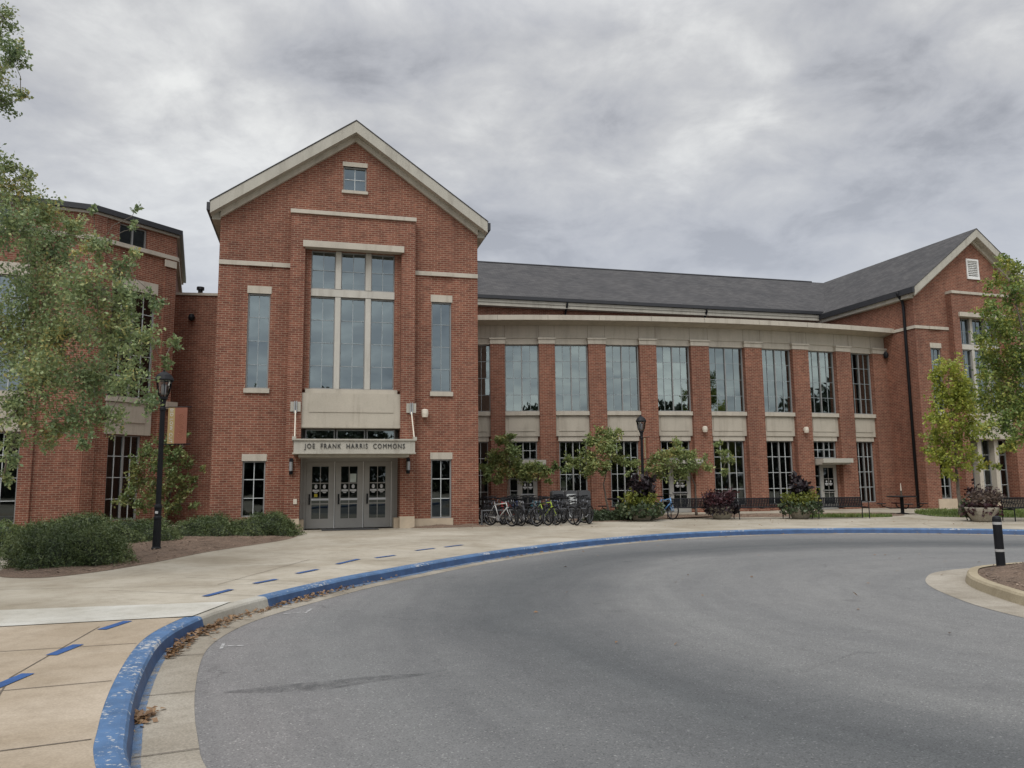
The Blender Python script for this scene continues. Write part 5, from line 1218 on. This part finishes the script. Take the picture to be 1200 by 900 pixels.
# front wheel contact (px,py), heading in degrees (0 = +X), colour, extra, label
BK = [(567, 612.5, 232, 'charcoal', None, 'charcoal bicycle leaning at the tower end of the rack'),
      (577, 615, 300, 'black', None, 'black bicycle second from the tower corner'),
      (600, 617, 318, 'white', 'mudguard', 'white framed bicycle slanting across the tower end'),
      (589, 615, 246, 'red', None, 'dark red bicycle behind the slanting white one'),
      (611, 616.5, 305, 'black', None, 'black bicycle just right of the slanting white framed one'),
      (619, 614, 240, 'teal', 'rack', 'teal bicycle with a rear luggage rack'),
      (629, 617, 312, 'charcoal', None, 'charcoal bicycle left of the lime one'),
      (637, 614, 250, 'navy', 'basket', 'navy bicycle with a wire front basket'),
      (652, 615.5, 310, 'lime', None, 'lime green framed bicycle mid-rack'),
      (646, 613, 236, 'black', 'bag', 'black bicycle carrying a grey rear bag'),
      (660, 613.5, 298, 'charcoal', 'mudguard', 'charcoal bicycle with a rear mudguard before the bins'),
      (672, 615, 308, 'charcoal', None, 'grey bicycle with its front wheel turned out before the bins'),
      (668, 611.5, 240, 'black', None, 'black bicycle close against the litter bins'),
      (685, 613, 325, 'black', None, 'black bicycle at the bench end of the rack'),
      (594, 614, 222, 'black', None, 'black bicycle with a saddle just behind the red one'),
      (605, 613, 285, 'navy', None, 'navy bicycle in the second row near the tower'),
      (624, 615.5, 292, 'black', 'basket', 'black bicycle with a wire front basket'),
      (642, 616, 304, 'black', None, 'black bicycle just left of the lime green one'),
      (680, 612.5, 250, 'charcoal', 'rack', 'charcoal bicycle with a luggage rack in front of the bins'),
      (657, 611.5, 318, 'navy', None, 'navy bicycle half hidden behind the lime green one'),
      (572, 613.5, 262, 'black', 'rack', 'black bicycle with a luggage rack against the tower corner'),
      (583, 612.5, 305, 'charcoal', None, 'charcoal bicycle behind the slanting white framed one'),
      (615, 612.5, 318, 'black', 'bag', 'black bicycle with a grey bag in the back of the row'),
      (633, 612, 285, 'teal', None, 'teal bicycle in the back of the row left of the bins'),
      (676, 616, 240, 'black', 'basket', 'black bicycle with a basket in front of the right hand bin')]
trees_ = [bike0] + [copy_tree(bike0) for _ in range(len(BK))]
def place_bike(root, px, py, hd, colour, extra, label, lean, group):
    a = R(hd); c = gz(px, py, .155); root.rotation_euler = (R(lean), 0, a); root.location = (c.x-.56*math.cos(a), c.y-.56*math.sin(a), .155)
    recolour(root, CW[colour]); root['label'] = label
    if group: root['group'] = group
    if extra: add_racing_bits(root, extra)
for root, q in zip(trees_, BK): place_bike(root, *q, rnd.choice((-7, -5, 5, 8)), 'bicycles crowded in the rack')
place_bike(trees_[-1], 788, 609, 300, 'sky blue', None, 'sky blue bicycle propped between the lime planter and a bench', -8, None)
rack = thing('bike_rack', 'dark pipe bicycle rack hidden among the parked bicycles', 'bike rack', (.85, 28.5, .15)); rack.rotation_euler.z = R(14)
t = MB(); t.tube([(-2.05, 0, .55), (2.05, 0, .55)], .025, 8); t.build('rail', M['bingrey'], rack)
for x in (-2.05, -.7, .7, 2.05):
    t = MB(); t.tube([(x, 0, 0), (x, 0, .58)], .032, 8); t.bx(x-.08, x+.08, -.08, .08, 0, .012); t.build('post', M['bingrey'], rack)

# litter bins
def litter_bin(loc, yaw, label, front):
    root = thing('litter_bin', label, 'litter bin', loc, 'dark litter bins behind the bicycles'); root.rotation_euler.z = yaw; root.scale = (.86, .86, .87)
    t = MB(); pts = [(-.30, 0), (.30, 0), (.30, 1.22), (.27, 1.30), (.18, 1.345), (-.18, 1.345), (-.27, 1.30), (-.30, 1.22)]; fr = F((0, 0), 0); t.prism(fr, pts, -.34, .34); t.build('body', M['bingrey'], root)
    t = MB(); t.prism(fr, [(-.255, .70), (.255, .70), (.255, 1.12), (.22, 1.18), (-.22, 1.18), (-.255, 1.12)], .34, .375); hp = t.build('hopper_front', front, root)
    t = MB(); t.box(fr, -.15, .15, .375, .39, 1.07, 1.12); t.build('handle', M['black'], hp)
    t = MB(); t.box(fr, -.26, .26, .34, .36, .08, .64); t.build('door', M['bingrey'], root); return root
litter_bin((1.86, 32.9, .155), R(8), 'black litter bin at the left end of the row of three', M['black'])
litter_bin((2.42, 33.0, .155), R(8), 'litter bin with pale grey front panel in the middle of three', M['binwhite'])
litter_bin((2.98, 33.1, .155), R(8), 'dark grey litter bin at the right end of the row of three', M['bingrey'])

# benches
def make_bench(L=2.1):
    root = thing('bench', 'bench', 'bench', (0, 0, 0), 'black metal strap benches'); h = L/2
    t = MB(); 
    for k in range(7): y = -.22+k*.07; t.bx(-h+.04, h-.04, y, y+.045, .43+.012*abs(k-3)*.4, .445+.012*abs(k-3)*.4)
    for x in (-h+.04, 0, h-.06): t.bx(x, x+.03, -.22, .25, .405, .43)
    t.build('seat', M['black'], root)
    t = MB(); n = 30
    for k in range(n+1): x = -h+.04+(L-.08)*k/n; t.bx(x-.026, x+.026, .262, .268, .44, .60); t.bx(x-.026, x+.026, .288, .294, .58, .79)
    t.tube([(-h+.04, .315, .80), (h-.04, .315, .80)], .024, 6); t.tube([(-h+.04, .255, .46), (h-.04, .255, .46)], .016, 6); t.tube([(-h+.04, .305, .68), (h-.04, .305, .68)], .008, 6)
    t.build('backrest', M['black'], root)
    for s in (-1, 1):
        x = s*(h-.02)
        t = MB(); t.tube([(x, -.24, 0), (x, -.23, .43), (x, -.24, .62), (x, -.18, .66), (x, .22, .66), (x, .31, .68)], .018, 6); t.build('armrest', M['black'], root)
        t = MB(); t.tube([(x, .30, 0), (x, .26, .43), (x, .315, .80)], .018, 6); t.bx(x-.02, x+.02, -.24, .28, .39, .42); t.build('leg', M['black'], root)
    return root
bench0 = make_bench()
bn = [(gl(813, 608), 4, 'black metal bench partly behind the blue bicycle'), (gl(893, 608), 7, 'black metal bench between the maroon bush and the spiked planter'),
      (gl(986, 607.5), 5, 'black metal bench standing alone beside the grass before the last bays'), (gl(1212, 610), 12, 'black metal bench cut off by the photo edge beyond the bollard')]
for i, (p, yw, lb) in enumerate(bn):
    b = bench0 if i == 0 else copy_tree(bench0); b.location = p; b.rotation_euler.z = R(yw); b['label'] = lb; b.scale = (.96, 1, 1) if i == 0 else (1, 1, 1)

# pedestal picnic tables
def make_table():
    root = thing('picnic_table', 'table', 'picnic table', (0, 0, 0), 'round pedestal tables')
    t = MB(); t.lathe([(0, .72), (.58, .72), (.60, .735), (.60, .755), (.58, .77), (0, .77)], 24); t.build('table_top', M['black'], root)
    t = MB(); t.tube([(0, 0, 0), (0, 0, .72)], .075, 12); t.lathe([(.26, 0), (.26, .02), (.08, .05)], 16); t.build('pedestal', M['black'], root)
    for k in range(4):
        a = math.pi/4+k*math.pi/2; c, s = math.cos(a), math.sin(a)
        t = MB(); t.lathe([(0, .42), (.19, .42), (.20, .435), (.19, .455), (0, .455)], 16, (c*.85, s*.85, 0)); st = t.build('seat', M['black'], root)
        t = MB(); t.tube([(c*.07, s*.07, .25), (c*.5, s*.5, .24), (c*.82, s*.82, .34), (c*.85, s*.85, .42)], .025, 6); t.build('seat_arm', M['black'], st)
    return root
tb = make_table(); tb.location = (17.0, 34.0, .155); tb.rotation_euler.z = R(35); tb['label'] = 'dark round picnic table with a short umbrella pole near the downspout'
tb2 = copy_tree(tb); tb2.location = (4.6, 33.1, .2); tb2.rotation_euler.z = R(20); tb2['label'] = 'dark round picnic table under the leaning dogwood'
t = MB(); t.tube([(0, 0, .77), (0, 0, 1.0)], .04, 8); t.build('umbrella_socket', M['bark_dark'], tb)
t = MB(); t.tube([(0, 0, 1.0), (0, 0, 1.32)], [.03, .012], 8); t.build('umbrella_pole', M['cream'], tb)
